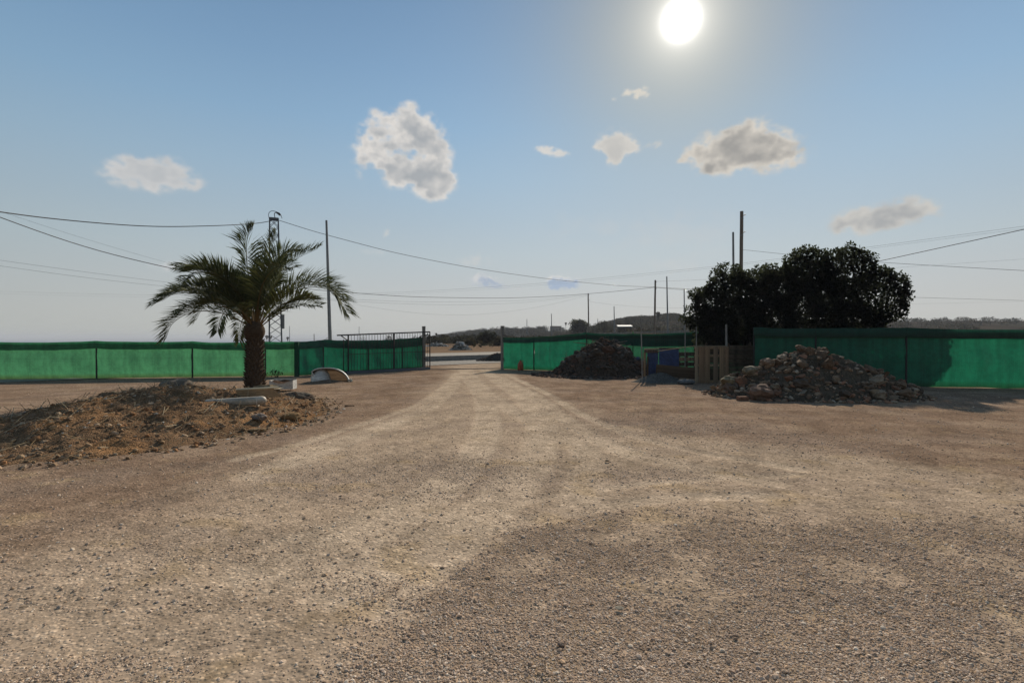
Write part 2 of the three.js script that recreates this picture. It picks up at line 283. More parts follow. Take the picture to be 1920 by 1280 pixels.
function trackAt(x, z) {
  let best = 0;
  for (const t of tracks) {
    if (x < t.b.min.x || x > t.b.max.x || z < t.b.min.z || z > t.b.max.z) continue;
    let m = 9; for (const p of t.pts) { const q = (p.x - x) ** 2 + (p.z - z) ** 2; if (q < m) m = q; }
    // points are sparse: measure by segments only when close
    if (m < 4) { for (let i = 1; i < t.pts.length; i++) { const A = t.pts[i - 1], B = t.pts[i], dx = B.x - A.x, dz = B.z - A.z, k = clamp(((x - A.x) * dx + (z - A.z) * dz) / (dx * dx + dz * dz + 1e-9), 0, 1), q = (A.x + dx * k - x) ** 2 + (A.z + dz * k - z) ** 2; if (q < m) m = q; } }
    best = Math.max(best, 1 - sstep(t.w * 0.6, t.w * 1.5, Math.sqrt(m)));
  }
  return best;
}
const DUST = [0.65, 0.50, 0.37], RED = [0.385, 0.268, 0.192], GRAVEL = [0.50, 0.37, 0.27], PURPLE = [0.43, 0.33, 0.265], OCHRE = [0.60, 0.44, 0.27], SCRUB = [0.052, 0.045, 0.036], FIELD = [0.36, 0.25, 0.17];
const mix3 = (a, b, t) => [lerp(a[0], b[0], t), lerp(a[1], b[1], t), lerp(a[2], b[2], t)];
const driveL = [[2, -3.6], [5, -3.3], [6.5, -3.2], [7.8, -3.1], [9.9, -2.9], [13.3, -2.4], [18, -2.6], [23.3, -3.0], [30, -3.6]], driveR = [[2, 6], [6, 5.5], [7.5, 4.2], [9, 2.4], [10, 1.8], [13.9, 1.45], [20, 0.3], [25, -0.5], [30, -0.4]];
const along = (t, d) => { for (let i = 1; i < t.length; i++) if (d < t[i][0]) return lerp(t[i - 1][1], t[i][1], clamp((d - t[i - 1][0]) / (t[i][0] - t[i - 1][0]), 0, 1)); return t[t.length - 1][1]; };
function gravelAmount(x, z) {       // 0..1 loose gravel cover near the camera
  const d = -z, wob = fbm(x * 0.5, z * 0.5, 4, 3) * 1.1 + fbm(x * 2.2, z * 2.2, 6, 2) * 0.5;
  const edge = 4.4 + 2.1 * Math.min(0, x - 0.1); let g = Math.max(sstep(edge + 0.6, edge - 0.5, d + wob * 0.9 + 0.5 * fbm(x * 4, z * 4, 3, 2)), 0.42 * sstep(4.4, 2.8, d + wob * 1.2) * sstep(0.02, 0.24, fbm(x * 1.1 + 2, z * 1.1, 12, 3)));
  const blob = (cx, cd, rx, rd) => Math.exp(-(((x - cx + wob * 0.5) / rx) ** 2) - (((d - cd + wob * 0.6) / rd) ** 2));
  g = Math.max(g, 0.75 * blob(-0.7, 6.1, 0.9, 0.75), 0.7 * blob(2.7, 9.2, 1.5, 1.3), 0.45 * blob(-2.2, 6.0, 0.9, 0.6), 0.5 * blob(1.6, 6.0, 0.9, 0.35), 0.5 * blob(4.5, 8, 1.4, 0.9));
  const bare = sstep(0.04, 0.26, fbm(x * 1.3 + 5, z * 1.3, 9, 3)) * 0.75;
  return clamp(g * (1 - bare) + 0.03, 0, 1);
}
function groundColour(x, z) {
  const d = -z, R = Math.hypot(x, z);
  const w = fbm(x * 0.35, z * 0.35, 1.5, 4), w2 = fbm(x * 1.4, z * 1.4, 8.5, 3);
  if (R > 46 || roadOffset(x, z) < 0) {
    const k = fbm(x * 0.03, z * 0.03, 3.3, 4);
    let c = mix3(FIELD, SCRUB, clamp(Math.max(sstep(75, 150, R) + k * 0.8, sstep(50, 62, R) * sstep(0.02, 0.10, x / Math.max(d, 1)) * 0.9 + k * 0.4), 0, 1));
    c = mix3(c, [0.10, 0.10, 0.065], sstep(0.02, 0.22, fbm(x * 0.05, z * 0.05, 6.1, 4)) * sstep(60, 120, R) * 0.85);
    return c;
  }
  const l = along(driveL, d) + w * 1.6 + w2 * 0.4, r = along(driveR, d) + w * 1.6 + w2 * 0.4;
  const inside = sstep(l - 0.5, l + 0.7, x) * sstep(r + 0.6, r - 0.6, x);
  let c = mix3(mix3(RED, [0.45, 0.325, 0.235], sstep(-0.1, 0.25, w2)), DUST, d < 2 ? 1 : inside);
  c = mix3(c, PURPLE, 0.35 * sstep(0.0, 0.25, fbm(x * 0.8 + 11, z * 0.8, 2, 3)));
  const t = d > 1 ? trackAt(x, z) : 0;
  c = mix3(c, [0.76, 0.60, 0.45], t * clamp(0.85 + w2 * 1.2, 0.35, 1));
  const g = gravelAmount(x, z);
  c = mix3(c, d > 5 ? PURPLE : GRAVEL, clamp(g * 0.95, 0, 1) * (1 - 0.4 * t));
  c = mix3(c, OCHRE, 0.5 * sstep(0.12, 0.3, fbm(x * 1.9 + 31, z * 1.9, 5, 3)) * (d < 7 ? 1 : 0.4));
  const s = 1 + w2 * 0.22 + 0.16 * n3(x * 6, z * 6, 2) * (R < 20 ? 1 : 0);
  return [c[0] * s, c[1] * s, c[2] * s];
}
{
  // one sheet, cells growing with distance
  const S = 2.4, xs = [], zs = [];
  for (let t = -7.2; t <= 7.2; t += 0.0195) xs.push(S * Math.sinh(t));
  for (let t = -2.2; t <= 7.2; t += 0.016) zs.push(-4 - S * Math.sinh(t));
  const nx = xs.length, nzr = zs.length, pos = new Float32Array(nx * nzr * 3), uv = new Float32Array(nx * nzr * 2), col = new Float32Array(nx * nzr * 3), idx = new Uint32Array((nx - 1) * (nzr - 1) * 6);
  let o = 0;
  for (let j = 0; j < nzr; j++) for (let i = 0; i < nx; i++, o++) {
    const x = xs[i], z = zs[j], c = groundColour(x, z);
    pos[o * 3] = x; pos[o * 3 + 1] = groundHeight(x, z); pos[o * 3 + 2] = z; uv[o * 2] = x; uv[o * 2 + 1] = z; col.set(c, o * 3);
  }
  o = 0;
  for (let j = 0; j < nzr - 1; j++) for (let i = 0; i < nx - 1; i++) { const a = j * nx + i, b = a + 1, c = a + nx, d = c + 1; idx[o++] = a; idx[o++] = b; idx[o++] = c; idx[o++] = b; idx[o++] = d; idx[o++] = c; }
  const g = new THREE.BufferGeometry(); g.setAttribute('position', new THREE.BufferAttribute(pos, 3)); g.setAttribute('uv', new THREE.BufferAttribute(uv, 2)); g.setAttribute('color', new THREE.BufferAttribute(col, 3)); g.setIndex(new THREE.BufferAttribute(idx, 1)); g.computeVertexNormals();
  struct('ground', g, mat.ground, 'dusty beige gravel yard running out through the gate to brown fields');
}
{
  const g = new THREE.PlaneGeometry(7000, 4600, 8, 8); g.rotateX(-Math.PI / 2); g.translate(-2600, -15, -2700);
  struct('sea', g, new THREE.MeshStandardMaterial({ color: lin(0.05, 0.10, 0.14), roughness: 0.35 }), 'pale blue sea on the horizon at the left');
}
// road outside the gate, its far kerb and raised pavement
{
  const strip = (o0, o1, y0, y1, t0, t1, n, lift) => grid(n, 3, (u, v) => { const t = lerp(t0, t1, u), o = lerp(o0, o1, v), x = ROAD_P.x + ROAD_DIR.x * t + ROAD_N.x * o, z = ROAD_P.z + ROAD_DIR.z * t + ROAD_N.z * o; return [x, (lift ? farHeight(x, z) + nearRelief(x, z) : 0) + lerp(y0, y1, v), z, t, o]; });
  struct('road', strip(4.6, 0.0, 0.02, 0.02, -60, 46, 90, true), mat.asphalt, 'pale dusty road passing outside the gate');
  struct('pavement', strip(-0.25, -6.5, KERB + 0.014, KERB + 0.014, -60, 46, 90, true), mat.paleRoad, 'pale raised pavement on the far side of the road');
  // kerb stones
  const kerb = thing('kerb', 'low concrete kerb wall in shade along the far side of the road', 'kerb');
  const stones = 70, len = 0.995;
  const g = boxG(len, KERB + 0.22, 0.24, 0, 0, 0, 0.012);
  for (let i = 0; i < stones; i++) { const t = -24 + i * 1.0, x = ROAD_P.x + ROAD_DIR.x * t - ROAD_N.x * 0.12, z = ROAD_P.z + ROAD_DIR.z * t - ROAD_N.z * 0.12; const m = mesh('kerb_stone', g, mat.kerb, kerb); m.position.set(x, farHeight(x, z) + (KERB + 0.22) / 2 - 0.2 + 0.006 * n3(i * 1.7, 2), z); m.rotation.y = Math.atan2(-ROAD_DIR.z, ROAD_DIR.x); }
}

// loose stones on the yard
{
  const r = rng(11), vars = [0, 1, 2, 3].map(() => []), tones = [[0.56, 0.42, 0.31], [0.46, 0.335, 0.24], [0.68, 0.55, 0.42], [0.40, 0.29, 0.21], [0.54, 0.37, 0.235], [0.50, 0.385, 0.295], [0.36, 0.265, 0.195]];
  const add = (x, z, s) => { const t = tones[Math.floor(r() * tones.length)], k = 0.8 + r() * 0.45; vars[Math.floor(r() * 4)].push([mtx(x, groundHeight(x, z) + s * 0.15, z, (r() - 0.5) * 0.9, r() * 6.28, (r() - 0.5) * 0.9, s, s * (0.65 + r() * 0.5), s), lin(t[0] * k, t[1] * k, t[2] * k)]); };
  let made = 0;
  for (let i = 0; i < 900000 && made < 190000; i++) {
    const d = 1.6 + 10.5 * r() ** 1.9, x = (r() - 0.5) * 2.3 * (d + 0.4), z = -d, g = gravelAmount(x, z);
    if (r() > g * (d < 4 ? 1 : d < 7 ? 0.8 : 0.5)) continue;
    made++; const big = r();
    add(x, z, (0.0026 + 0.0036 * r() + (big > 0.9 ? 0.006 * r() : 0) + (big > 0.998 ? 0.008 : 0)) * (d > 5 ? 1.15 : 1));
  }
  for (let i = 0; i < 15000; i++) { const d = 3 + 22 * r() ** 1.5, x = (r() - 0.5) * 2 * (d * 0.9 + 1), z = -d; add(x, z, 0.004 + 0.011 * r() ** 3); }
  const geos = [0, 1, 2, 3].map((i) => rockG(100 + i, 0, 0.72, 0.5));
  const heap = new THREE.Group(); heap.name = 'gravel'; heap.userData = { kind: 'stuff', label: 'loose grey and beige gravel scattered over the yard' }; scene.add(heap);
  vars.forEach((l, i) => instanced('pebbles', geos[i], mat.pebble, l, heap));
}

// ---------------------------------------------------------------- fences of green shade netting
function netBay(parent, A, B, hA, hB, bandA, bandB, seed, netTone = false, lowA = 0.02, lowB = 0.02) {
  const L = A.distanceTo(B), nx = Math.max(8, Math.round(L * 9)), dir = B.clone().sub(A).normalize(), nrm = V(-dir.z, 0, dir.x); if (nrm.z < 0) nrm.negate();
  const sag = 0.055 * L / 3;
  const topAt = (u) => lerp(hA, hB, u) - sag * 4 * u * (1 - u) * (0.6 + n3(seed * 3.1, 0.2)) + 0.02 * n3(u * 5 + seed * 9, 1.1);
  const place = (u, y, off) => { const x = lerp(A.x, B.x, u) + nrm.x * off, z = lerp(A.z, B.z, u) + nrm.z * off; return [x, lerp(A.y, B.y, u) + y, z, u * L / 1.6 + seed, y / 1.6]; };
  const billow = (u, y) => Math.sin(Math.PI * u) * (0.06 + 0.16 * n3(u * 2.2 + seed * 5, y * 0.9, 2)) + 0.05 * n3(u * L * 1.1 - y * 1.6 + seed * 3, y * 1.1 + u * 2, 11) + 0.055 * n3(u * L * 1.6 + seed, y * 0.5, 4) + 0.035 * n3(u * L * 3.3 + seed * 2, y * 0.35, 9) + 0.03 * n3(u * L * 4 + seed, y * 1.2 + u * 3, 6) + 0.014 * n3(u * L * 9 + seed, y * 2.2 + u * 6, 13);
  mesh('net_panel', grid(nx * 2, 26, (u, v) => { const top = topAt(u) - 0.03, y = lerp(lerp(lowA, lowB, u) + 0.03 * n3(u * L + seed, 8), top, v); return place(u, y, billow(u, y) * Math.sin(Math.PI * Math.min(1, v * 1.1)) - 0.02); }), netTone === 2 ? mat.netDull : netTone ? mat.netSunlit : mat.net, parent);
  mesh('net_band', grid(nx, 5, (u, v) => { const top = topAt(u), b = lerp(bandA, bandB, u) + 0.02 * n3(u * L * 0.9 + seed * 2, 3), y = top - b * (1 - v); return place(u, y, 0.055 + 0.6 * Math.max(0, billow(u, y)) * (1 - v)); }), netTone === true ? mat.netBandSunlit : mat.netBand, parent);
}
function fencePost(parent, p, h, r, m) { const g = new THREE.CylinderGeometry(r, r, h + 0.3, 8); g.translate(p.x, p.y + h / 2 - 0.15, p.z); return mesh('post', g, m, parent); }
const G = (px, d, y = 0) => { const u = (px - 960) / FOCAL; return V(u * d, y, -d); };
{
  const f = thing('shade_net_fence', 'green shade net fence behind the black gate and the palm', 'fence');
  const P = [G(-60, 19.6), G(180, 20.2), G(360, 20.8), G(497, 21.2), G(558, 21.6), G(606, 22.6), G(690, 24.0), G(754, 25.4), G(796, 26.7)];
  const top = [1.5, 1.5, 1.48, 1.47, 1.46, 1.54, 1.50, 1.58, 1.66];
  const band = [0.3, 0.3, 0.3, 0.31, 0.32, 0.33, 0.42, 0.45, 0.42];
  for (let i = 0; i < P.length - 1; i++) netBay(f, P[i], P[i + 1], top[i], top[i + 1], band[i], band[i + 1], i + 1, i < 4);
  P.slice(0, -1).forEach((p, i) => { if (i === 4) { mesh('post', boxG(0.17, 1.6, 0.14, p.x, 0.66, p.z + 0.10), M(0.012, 0.06, 0.035, 0.9), f); } else fencePost(f, p, top[i] - 0.02, 0.03, mat.darkSteel); });
}
{
  const f = thing('shade_net_fence', 'green shade net fence right of the gateway, passing behind the rubble heap', 'fence');
  const P = [G(944, 26.3), G(1001, 25.6), G(1100, 23.6), G(1187, 23.2), G(1310, 22.6), G(1420, 22.0)];
  const top = [1.66, 1.66, 1.86, 1.80, 1.90, 2.0], band = [0.27, 0.27, 0.30, 0.55, 0.62, 0.6];
  for (let i = 0; i < P.length - 1; i++) netBay(f, P[i], P[i + 1], top[i], top[i + 1], band[i], band[i + 1], i + 21, i > 1 ? 2 : false);
  P.forEach((p, i) => { if (i) fencePost(f, p, top[i] + (i === 3 ? 0.1 : -0.02), 0.03, i === 3 ? M(0.10, 0.30, 0.10, 0.7) : mat.darkSteel); });
}
{
  const f = thing('shade_net_fence', 'dark green net fence at the far right behind the stone pile', 'fence');
  const P = [G(1414, 18.6), G(1530, 17.6), G(1700, 16.8), G(1990, 16)];
  const top = [2.0, 1.95, 1.95, 1.9], band = [0.3, 0.3, 0.3, 0.3];
  for (let i = 0; i < P.length - 1; i++) netBay(f, P[i], P[i + 1], top[i], top[i + 1], band[i], band[i + 1], i + 41);
  P.forEach((p, i) => fencePost(f, p, top[i], 0.03, mat.darkSteel));
}

// ---------------------------------------------------------------- gateway
{
  const A = G(794.5, 26.4), B = G(942, 26.4);
  for (const [p, h, lab] of [[A, 2.18, 'grey square concrete gate post at the left side of the gateway'], [B, 2.2, 'grey square concrete gate post at the right side of the gateway']]) {
    const t = thing('gate_post', lab, 'gate post', p.toArray(), 0.7);
    mesh('shaft', boxG(0.135, h + 0.3, 0.135, 0, h / 2 - 0.15, 0, 0.012), mat.concrete, t);
    mesh('cap', boxG(0.15, 0.035, 0.15, 0, h + 0.019, 0, 0.008), mat.concrete, t);
    for (const y of [0.55, 1.75]) mesh('bracket', boxG(0.16, 0.05, 0.10, 0.06, y, 0.07, 0.006), mat.darkSteel, t);
  }
  // sliding gate pushed open in front of the fence
  const t = thing('sliding_gate', 'black barred sliding gate pushed open in front of the green netting', 'gate');
  const L = at(653, 664, 23.2), Rr = at(806, 657, 26.15); L.y = 0; Rr.y = 0; const Tl = at(632, 628, 22.85);
  const gp = (u, y) => V(lerp(L.x, Rr.x, u), y, lerp(L.z, Rr.z, u) + 0.02);
  const yTop = (u) => lerp(1.75, 1.925, u), yMid = (u) => lerp(0.87, 0.93, u), yLow = (u) => lerp(0.10, 0.13, u);
  const uT = (Tl.x - L.x) / (Rr.x - L.x);
  mesh('top_rail', flatBarG(gp(uT, yTop(uT)), gp(1, yTop(1)), 0.06, 0.05), mat.darkSteel, t);
  mesh('middle_rail', flatBarG(gp(0, yMid(0)), gp(1, yMid(1)), 0.03, 0.02), mat.darkSteel, t);
  mesh('bottom_rail', flatBarG(gp(0, yLow(0)), gp(0.985, yLow(0.985)), 0.045, 0.05), mat.darkSteel, t);
  for (const [u, w, lo] of [[0, 0.055, 0.0], [0.53, 0.085, 0.04], [1, 0.05, 0.05]]) mesh('stile', flatBarG(gp(u, lo), gp(u, yTop(u)), w, 0.05), mat.darkSteel, t);
  mesh('stile', flatBarG(gp(-0.05, 0.0), gp(-0.05, yTop(-0.05) - 0.2), 0.035, 0.035), mat.darkSteel, t);
  mesh('brace', flatBarG(gp(-0.01, yTop(0) - 0.24), gp(uT * 0.62, yTop(uT) - 0.02), 0.045, 0.03), mat.darkSteel, t);
  const n = 30; for (let i = 1; i < n; i++) { const u = i / n; if (Math.abs(u - 0.53) < 0.012) continue; mesh('bar', barG(gp(u, yLow(u) - 0.02), gp(u, yTop(u)), 0.0095, 6), mat.darkSteel, t); }
  // footing under the gate and the rail across the gateway
  const dirv = Rr.clone().sub(L), len = dirv.length(), ang = Math.atan2(-dirv.z, dirv.x);
  const foot = thing('gate_footing', 'low grey concrete footing under the sliding gate', 'footing', [(L.x + Rr.x) / 2 - 0.1, 0, (L.z + Rr.z) / 2 + 0.05], ang);
  mesh('slab', boxG(len * 1.02, 0.16, 0.34, 0, 0.03, 0, 0.02), M(0.17, 0.18, 0.20, 0.9, { map: mottle }), foot);
  const rail = thing('gate_track', 'thin steel track crossing the ground between the gate posts', 'gate track');
  mesh('rail', flatBarG(G(806, 26.0, 0.02), G(942, 26.9, 0.02), 0.03, 0.04), mat.darkSteel, rail);
  mesh('concrete_bed', grid(20, 1, (u, v) => { const x = lerp(G(806, 26).x, G(942, 26.9).x, u), z = lerp(-26.0, -26.9, u) + (v - 0.5) * 0.22; return [x, 0.008 + nearRelief(x, z), z]; }), mat.paleRoad, rail);
}

// ---------------------------------------------------------------- poles, pylon and wires
{
  const d = 40, t = thing('lattice_pylon', 'grey steel lattice pylon behind the palm fronds', 'pylon', G(516.5, d).toArray(), 0.433);
  const W0 = 0.46, W1 = 0.30, H = 10.9;
  const leg = (sx, sz, y) => { const k = lerp(W0, W1, y / H); return V(sx * k - 0.10 * y / H, y, sz * k); };
  for (const sx of [-1, 1]) for (const sz of [-1, 1]) mesh('leg', flatBarG(leg(sx, sz, 0), leg(sx, sz, H), 0.10, 0.10), mat.lattice, t);
  const nb = 17; const faces = [[[-1, 1], [1, 1]], [[-1, -1], [1, -1]], [[-1, -1], [-1, 1]], [[1, -1], [1, 1]]];
  for (let i = 0; i < nb; i++) { const y0 = H * i / nb, y1 = H * (i + 1) / nb; for (const [a, b] of faces) { mesh('brace', flatBarG(leg(...a, y0), leg(...b, y1), 0.035, 0.02), mat.lattice, t); mesh('brace', flatBarG(leg(...b, y0), leg(...a, y1), 0.035, 0.02), mat.lattice, t); if (i > 7 && i % 2) mesh('rung', flatBarG(leg(...a, y0), leg(...b, y0), 0.04, 0.025), mat.lattice, t); } }
  for (const [a, b] of faces) mesh('head_frame', flatBarG(leg(...a, H - 0.03), leg(...b, H - 0.03), 0.14, 0.05), mat.lattice, t);
  mesh('switch_box', boxG(0.22, 1.1, 0.25, 0.52, 2.9, 0.2, 0.02), mat.galva, t);
  const loop = new THREE.CatmullRomCurve3([V(-0.42, H - 0.2, 0.3), V(-0.46, H + 0.3, 0.3), V(-0.30, H + 0.5, 0.3), V(0.05, H + 0.5, 0.3), V(0.35, H + 0.3, 0.3), V(0.48, H + 0.02, 0.3)]);
  mesh('cable_loop', new THREE.TubeGeometry(loop, 24, 0.022, 6), mat.cable, t);
  mesh('cable_loop', new THREE.TubeGeometry(new THREE.CatmullRomCurve3([V(-0.02, H, 0.28), V(-0.06, H + 0.35, 0.28), V(0.1, H + 0.46, 0.28), V(0.30, H + 0.40, 0.28), V(0.42, H + 0.2, 0.28)]), 20, 0.03, 6), mat.cable, t);
  mesh('insulator', barG(V(0.08, H + 0.44, 0.3), V(0.34, H + 0.24, 0.3), 0.055, 8), mat.cable, t);
}
const steelGroup = 'unfitted grey steel lamp posts beyond the fences';
function steelPost(px0, topY, px1, baseY, d, r0, r1, label, m = mat.galva) {
  const top = at(px1, topY, d), b = at(px0, baseY, d); b.y = groundHeight(b.x, b.z); 
  const t = thing('steel_post', label, 'lamp post', b.toArray(), 0, steelGroup); const lean = top.clone().sub(b);
  mesh('shaft', barG(V(0, -0.1, 0), lean, r0, 10, r1), m, t);
  const plate = boxG(r0 * 3.4, 0.05, r0 * 3.4, 0, 0.03, 0, 0.005); mesh('base_plate', plate, m, t);
}
steelPost(619.5, 413, 611.7, 672, 38, 0.145, 0.075, 'tall grey steel post just right of the palm frond tip, left of the gate');
steelPost(1377, 435, 1375, 672, 44, 0.12, 0.08, 'grey steel post close left of the tall wooden pole above the tree');
steelPost(1252.5, 518, 1250.5, 650, 76, 0.13, 0.08, 'tall pale steel post right of the wooden pole with the palm beside it');
steelPost(1284, 542, 1283, 648, 95, 0.12, 0.09, 'thin steel post at the left edge of the dark tree');
steelPost(1152.5, 574, 1151.5, 645, 140, 0.17, 0.10, 'thin grey post standing right of the rubble heap top');
steelPost(1034.5, 588, 1034, 645, 185, 0.20, 0.11, 'distant thin post in front of the house on the hill');
steelPost(988, 598, 988, 645, 240, 0.22, 0.12, 'distant thin post between the right gate post and the hillside house');
steelPost(1074, 598, 1074, 645, 250, 0.20, 0.12, 'distant thin post left in front of the big round tree');
steelPost(1077.5, 603, 1077.5, 640, 260, 0.20, 0.14, 'distant short post right in front of the big round tree');
steelPost(1121, 597, 1121, 640, 240, 0.22, 0.12, 'distant thin post in front of the bushy tree right of the wooden pole');
steelPost(673, 612, 673, 650, 330, 0.24, 0.14, 'distant thin post seen above the left part of the gate');
steelPost(542.5, 611, 542.5, 650, 330, 0.24, 0.14, 'distant thin post right of the lattice pylon');
function woodPole(px1, topY, px0, d, r, label) {
  const top = at(px1, topY, d), b = at(px0, 640, d); b.y = groundHeight(b.x, b.z); const t = thing('wooden_pole', label, 'utility pole', b.toArray(), 0);
  const lean = top.clone().sub(b), g = new THREE.CylinderGeometry(r * 0.78, r, lean.length(), 10, 10), p = g.attributes.position;
  for (let i = 0; i < p.count; i++) { const y = p.getY(i), k = 1 + 0.08 * n3(y * 0.8, p.getX(i) * 4 / r * 0.2, d); p.setXYZ(i, p.getX(i) * k + 0.03 * n3(y * 0.5, 3, d), y, p.getZ(i) * k); }
  g.computeVertexNormals(); g.applyQuaternion(new THREE.Quaternion().setFromUnitVectors(V(0, 1, 0), lean.clone().normalize())); g.translate(...lean.clone().multiplyScalar(0.5).toArray());
  mesh('shaft', g, mat.poleWood, t);
  for (const k of [0.97, 0.86]) { const c = lean.clone().multiplyScalar(k); mesh('hook', barG(c, c.clone().add(V(r * 1.6, 0.05, r * 0.8)), 0.025, 6), mat.darkSteel, t); mesh('band', new THREE.CylinderGeometry(r * 0.86, r * 0.86, 0.06, 10).translate(c.x, c.y - 0.15, c.z), mat.galva, t); }
  return top;
}
woodPole(1391.3, 396, 1387.5, 30, 0.118, 'tallest wooden utility pole, rising out of the dark tree at right');
woodPole(1229, 525, 1227.5, 65, 0.135, 'wooden utility pole where two overhead cables meet, right of the rubble heap');
woodPole(1103, 550, 1104, 85, 0.12, 'wooden utility pole standing behind the rubble heap, right of the big round tree');
woodPole(588.5, 626, 589, 240, 0.2, 'distant short wooden pole left of the tall steel post');
function wire(label, pts, r) {
  const c = new THREE.CatmullRomCurve3(pts.map(([x, y, d]) => at(x, y, d)));
  return tag(mesh('overhead_wire', new THREE.TubeGeometry(c, 90, r, 5), mat.cable), label, 'cable');
}
wire('thick overhead cable sagging from the lattice pylon to the wooden pole', [[523, 413, 40], [585, 432.5, 42], [660, 453, 45], [730, 471, 48], [800, 486, 51], [880, 501, 54], [960, 513.5, 57], [1040, 524, 60], [1100, 530, 62], [1165, 535.5, 63.5], [1228, 538, 65]], 0.022);
wire('overhead cable leaving the lattice pylon to the left', [[508, 414, 40], [480, 418.5, 38], [400, 423, 34], [280, 424, 30], [100, 410, 25], [-120, 380, 20]], 0.026);
wire('lower black cable from behind the palm to the shorter wooden pole and on', [[-260, 300, 22], [-20, 400, 28], [200, 474, 36], [420, 522, 45], [560, 540, 52], [640, 547, 57], [760, 555.5, 65], [860, 558, 72], [950, 558.5, 77], [1040, 555, 82], [1103, 550.5, 85], [1165, 545, 76], [1228, 538.5, 65]], 0.028);
wire('thin pale wire below the black cable, ending at the shorter wooden pole', [[-200, 470, 42], [200, 525, 52], [480, 551, 60], [640, 560, 64], [760, 565, 68], [880, 565.5, 74], [1000, 562, 80], [1103, 552, 85]], 0.010);
wire('second thin pale wire below the black cable', [[-200, 460, 42], [200, 515, 52], [480, 548, 60], [640, 563, 64], [760, 569.5, 68], [880, 571, 74], [1000, 565.5, 80], [1103, 553, 85]], 0.010);
wire('deepest sagging thin wire above the gate', [[-200, 330, 46], [200, 460, 58], [500, 540, 70], [650, 568, 76], [740, 582, 80], [820, 589.5, 84], [900, 589, 88], [1000, 577, 90], [1103, 554, 85]], 0.009);
wire('highest thin wire rising to the right behind the tree', [[-200, 540, 200], [300, 553, 165], [700, 549, 130], [820, 544, 120], [960, 535, 110], [1100, 523.5, 100], [1240, 509.5, 92], [1360, 497, 85], [1500, 480, 78], [2100, 400, 60]], 0.014);
wire('second highest thin wire rising to the right', [[-200, 545, 200], [300, 557, 165], [700, 552, 130], [820, 547.5, 120], [960, 538.5, 110], [1100, 527, 100], [1240, 513, 92], [1360, 500, 85], [1500, 483, 78], [2100, 405, 60]], 0.010);
wire('cable from the wooden pole to the right behind the tree', [[1229, 538, 65], [1260, 540, 62], [1300, 541.5, 58], [1380, 538, 50], [1500, 520, 42], [2150, 380, 24]], 0.022);
wire('lower cable from the wooden pole to the right behind the tree', [[1229, 538.8, 65], [1260, 541.5, 66], [1300, 544.5, 68], [1400, 548, 72], [2150, 570, 90]], 0.02);
wire('thin wire at the top of the wooden pole going right', [[1231, 527.5, 65], [1260, 526.5, 66], [1300, 525, 68], [1400, 520, 72], [2150, 470, 90]], 0.010);
wire('thin wire from the tall wooden pole running off to the right', [[1392, 468, 30], [1415, 470.3, 29.5], [1440, 473, 29], [1600, 488, 26], [2150, 520, 20]], 0.009);
wire('faint wire sagging right of the shorter wooden pole', [[1105, 565, 85], [1150, 571, 90], [1220, 576, 96], [1300, 577, 102], [2150, 560, 150]], 0.010);

// ---------------------------------------------------------------- foliage
function leaves(lobes, n, size, seed, tones, shell = 0.55) {      // lobes: [x, y, z, rx, ry, rz]
  const r = rng(seed), pos = new Float32Array(n * 18), col = new Float32Array(n * 18), nor = new Float32Array(n * 18); const vol = lobes.map((l) => l[3] * l[4] * l[5]), tot = vol.reduce((a, b) => a + b, 0);
  const a = V(), b = V(), c = V();
  for (let i = 0; i < n; i++) {
    let k = r() * tot, li = 0; while (li < lobes.length - 1 && (k -= vol[li]) > 0) li++;
    const l = lobes[li]; let x, y, z; do { x = r() * 2 - 1; y = r() * 2 - 1; z = r() * 2 - 1; } while (x * x + y * y + z * z > 1);
    const rad = Math.hypot(x, y, z) || 1, q = rad ** shell / rad, bump = 1 + 0.28 * n3(x * 2.4 + seed, y * 2.4, z * 2.4 + li) + 0.12 * n3(x * 6 + seed, y * 6, z * 6);
    const cx = l[0] + x * q * l[3] * bump, cy = l[1] + y * q * l[4] * bump, cz = l[2] + z * q * l[5] * bump, s = size * (0.6 + r() * 0.8);
    a.set(r() - 0.5, r() - 0.3, r() - 0.5).normalize(); b.set(r() - 0.5, r() - 0.5, r() - 0.5).cross(a).normalize(); c.crossVectors(a, b);
    const P = [[cx - a.x * s * 0.5, cy - a.y * s * 0.5, cz - a.z * s * 0.5], [cx + b.x * s * 0.24 + a.x * s * 0.05, cy + b.y * s * 0.24 + a.y * s * 0.05, cz + b.z * s * 0.24 + a.z * s * 0.05], [cx + a.x * s * 0.5, cy + a.y * s * 0.5, cz + a.z * s * 0.5], [cx - b.x * s * 0.24 + a.x * s * 0.05, cy - b.y * s * 0.24 + a.y * s * 0.05, cz - b.z * s * 0.24 + a.z * s * 0.05]];
    const clump = 0.5 + 0.9 * n3(cx * 1.1 / size * 0.12 + 3, cy * 1.1 / size * 0.12, cz * 1.1 / size * 0.12), t = mix3(tones[0], tones[1], clamp(clump * 0.7 + r() * 0.5 - 0.1, 0, 1));
    [0, 1, 2, 0, 2, 3].forEach((v, m) => { const o = i * 18 + m * 3; pos.set(P[v], o); col.set(t, o); nor[o] = c.x; nor[o + 1] = c.y; nor[o + 2] = c.z; });
  }
  const g = new THREE.BufferGeometry(); g.setAttribute('position', new THREE.BufferAttribute(pos, 3)); g.setAttribute('normal', new THREE.BufferAttribute(nor, 3)); g.setAttribute('color', new THREE.BufferAttribute(col, 3)); return g;
}
const leafPlain = leafMat(1, 1, 1, 0.5), leafDense = leafMat(1, 1, 1, 0.4);
const GREEN = [[0.065, 0.082, 0.052], [0.13, 0.145, 0.085]], DUSTY = [[0.07, 0.085, 0.055], [0.14, 0.14, 0.09]], OLIVE = [[0.10, 0.10, 0.06], [0.19, 0.165, 0.11]];
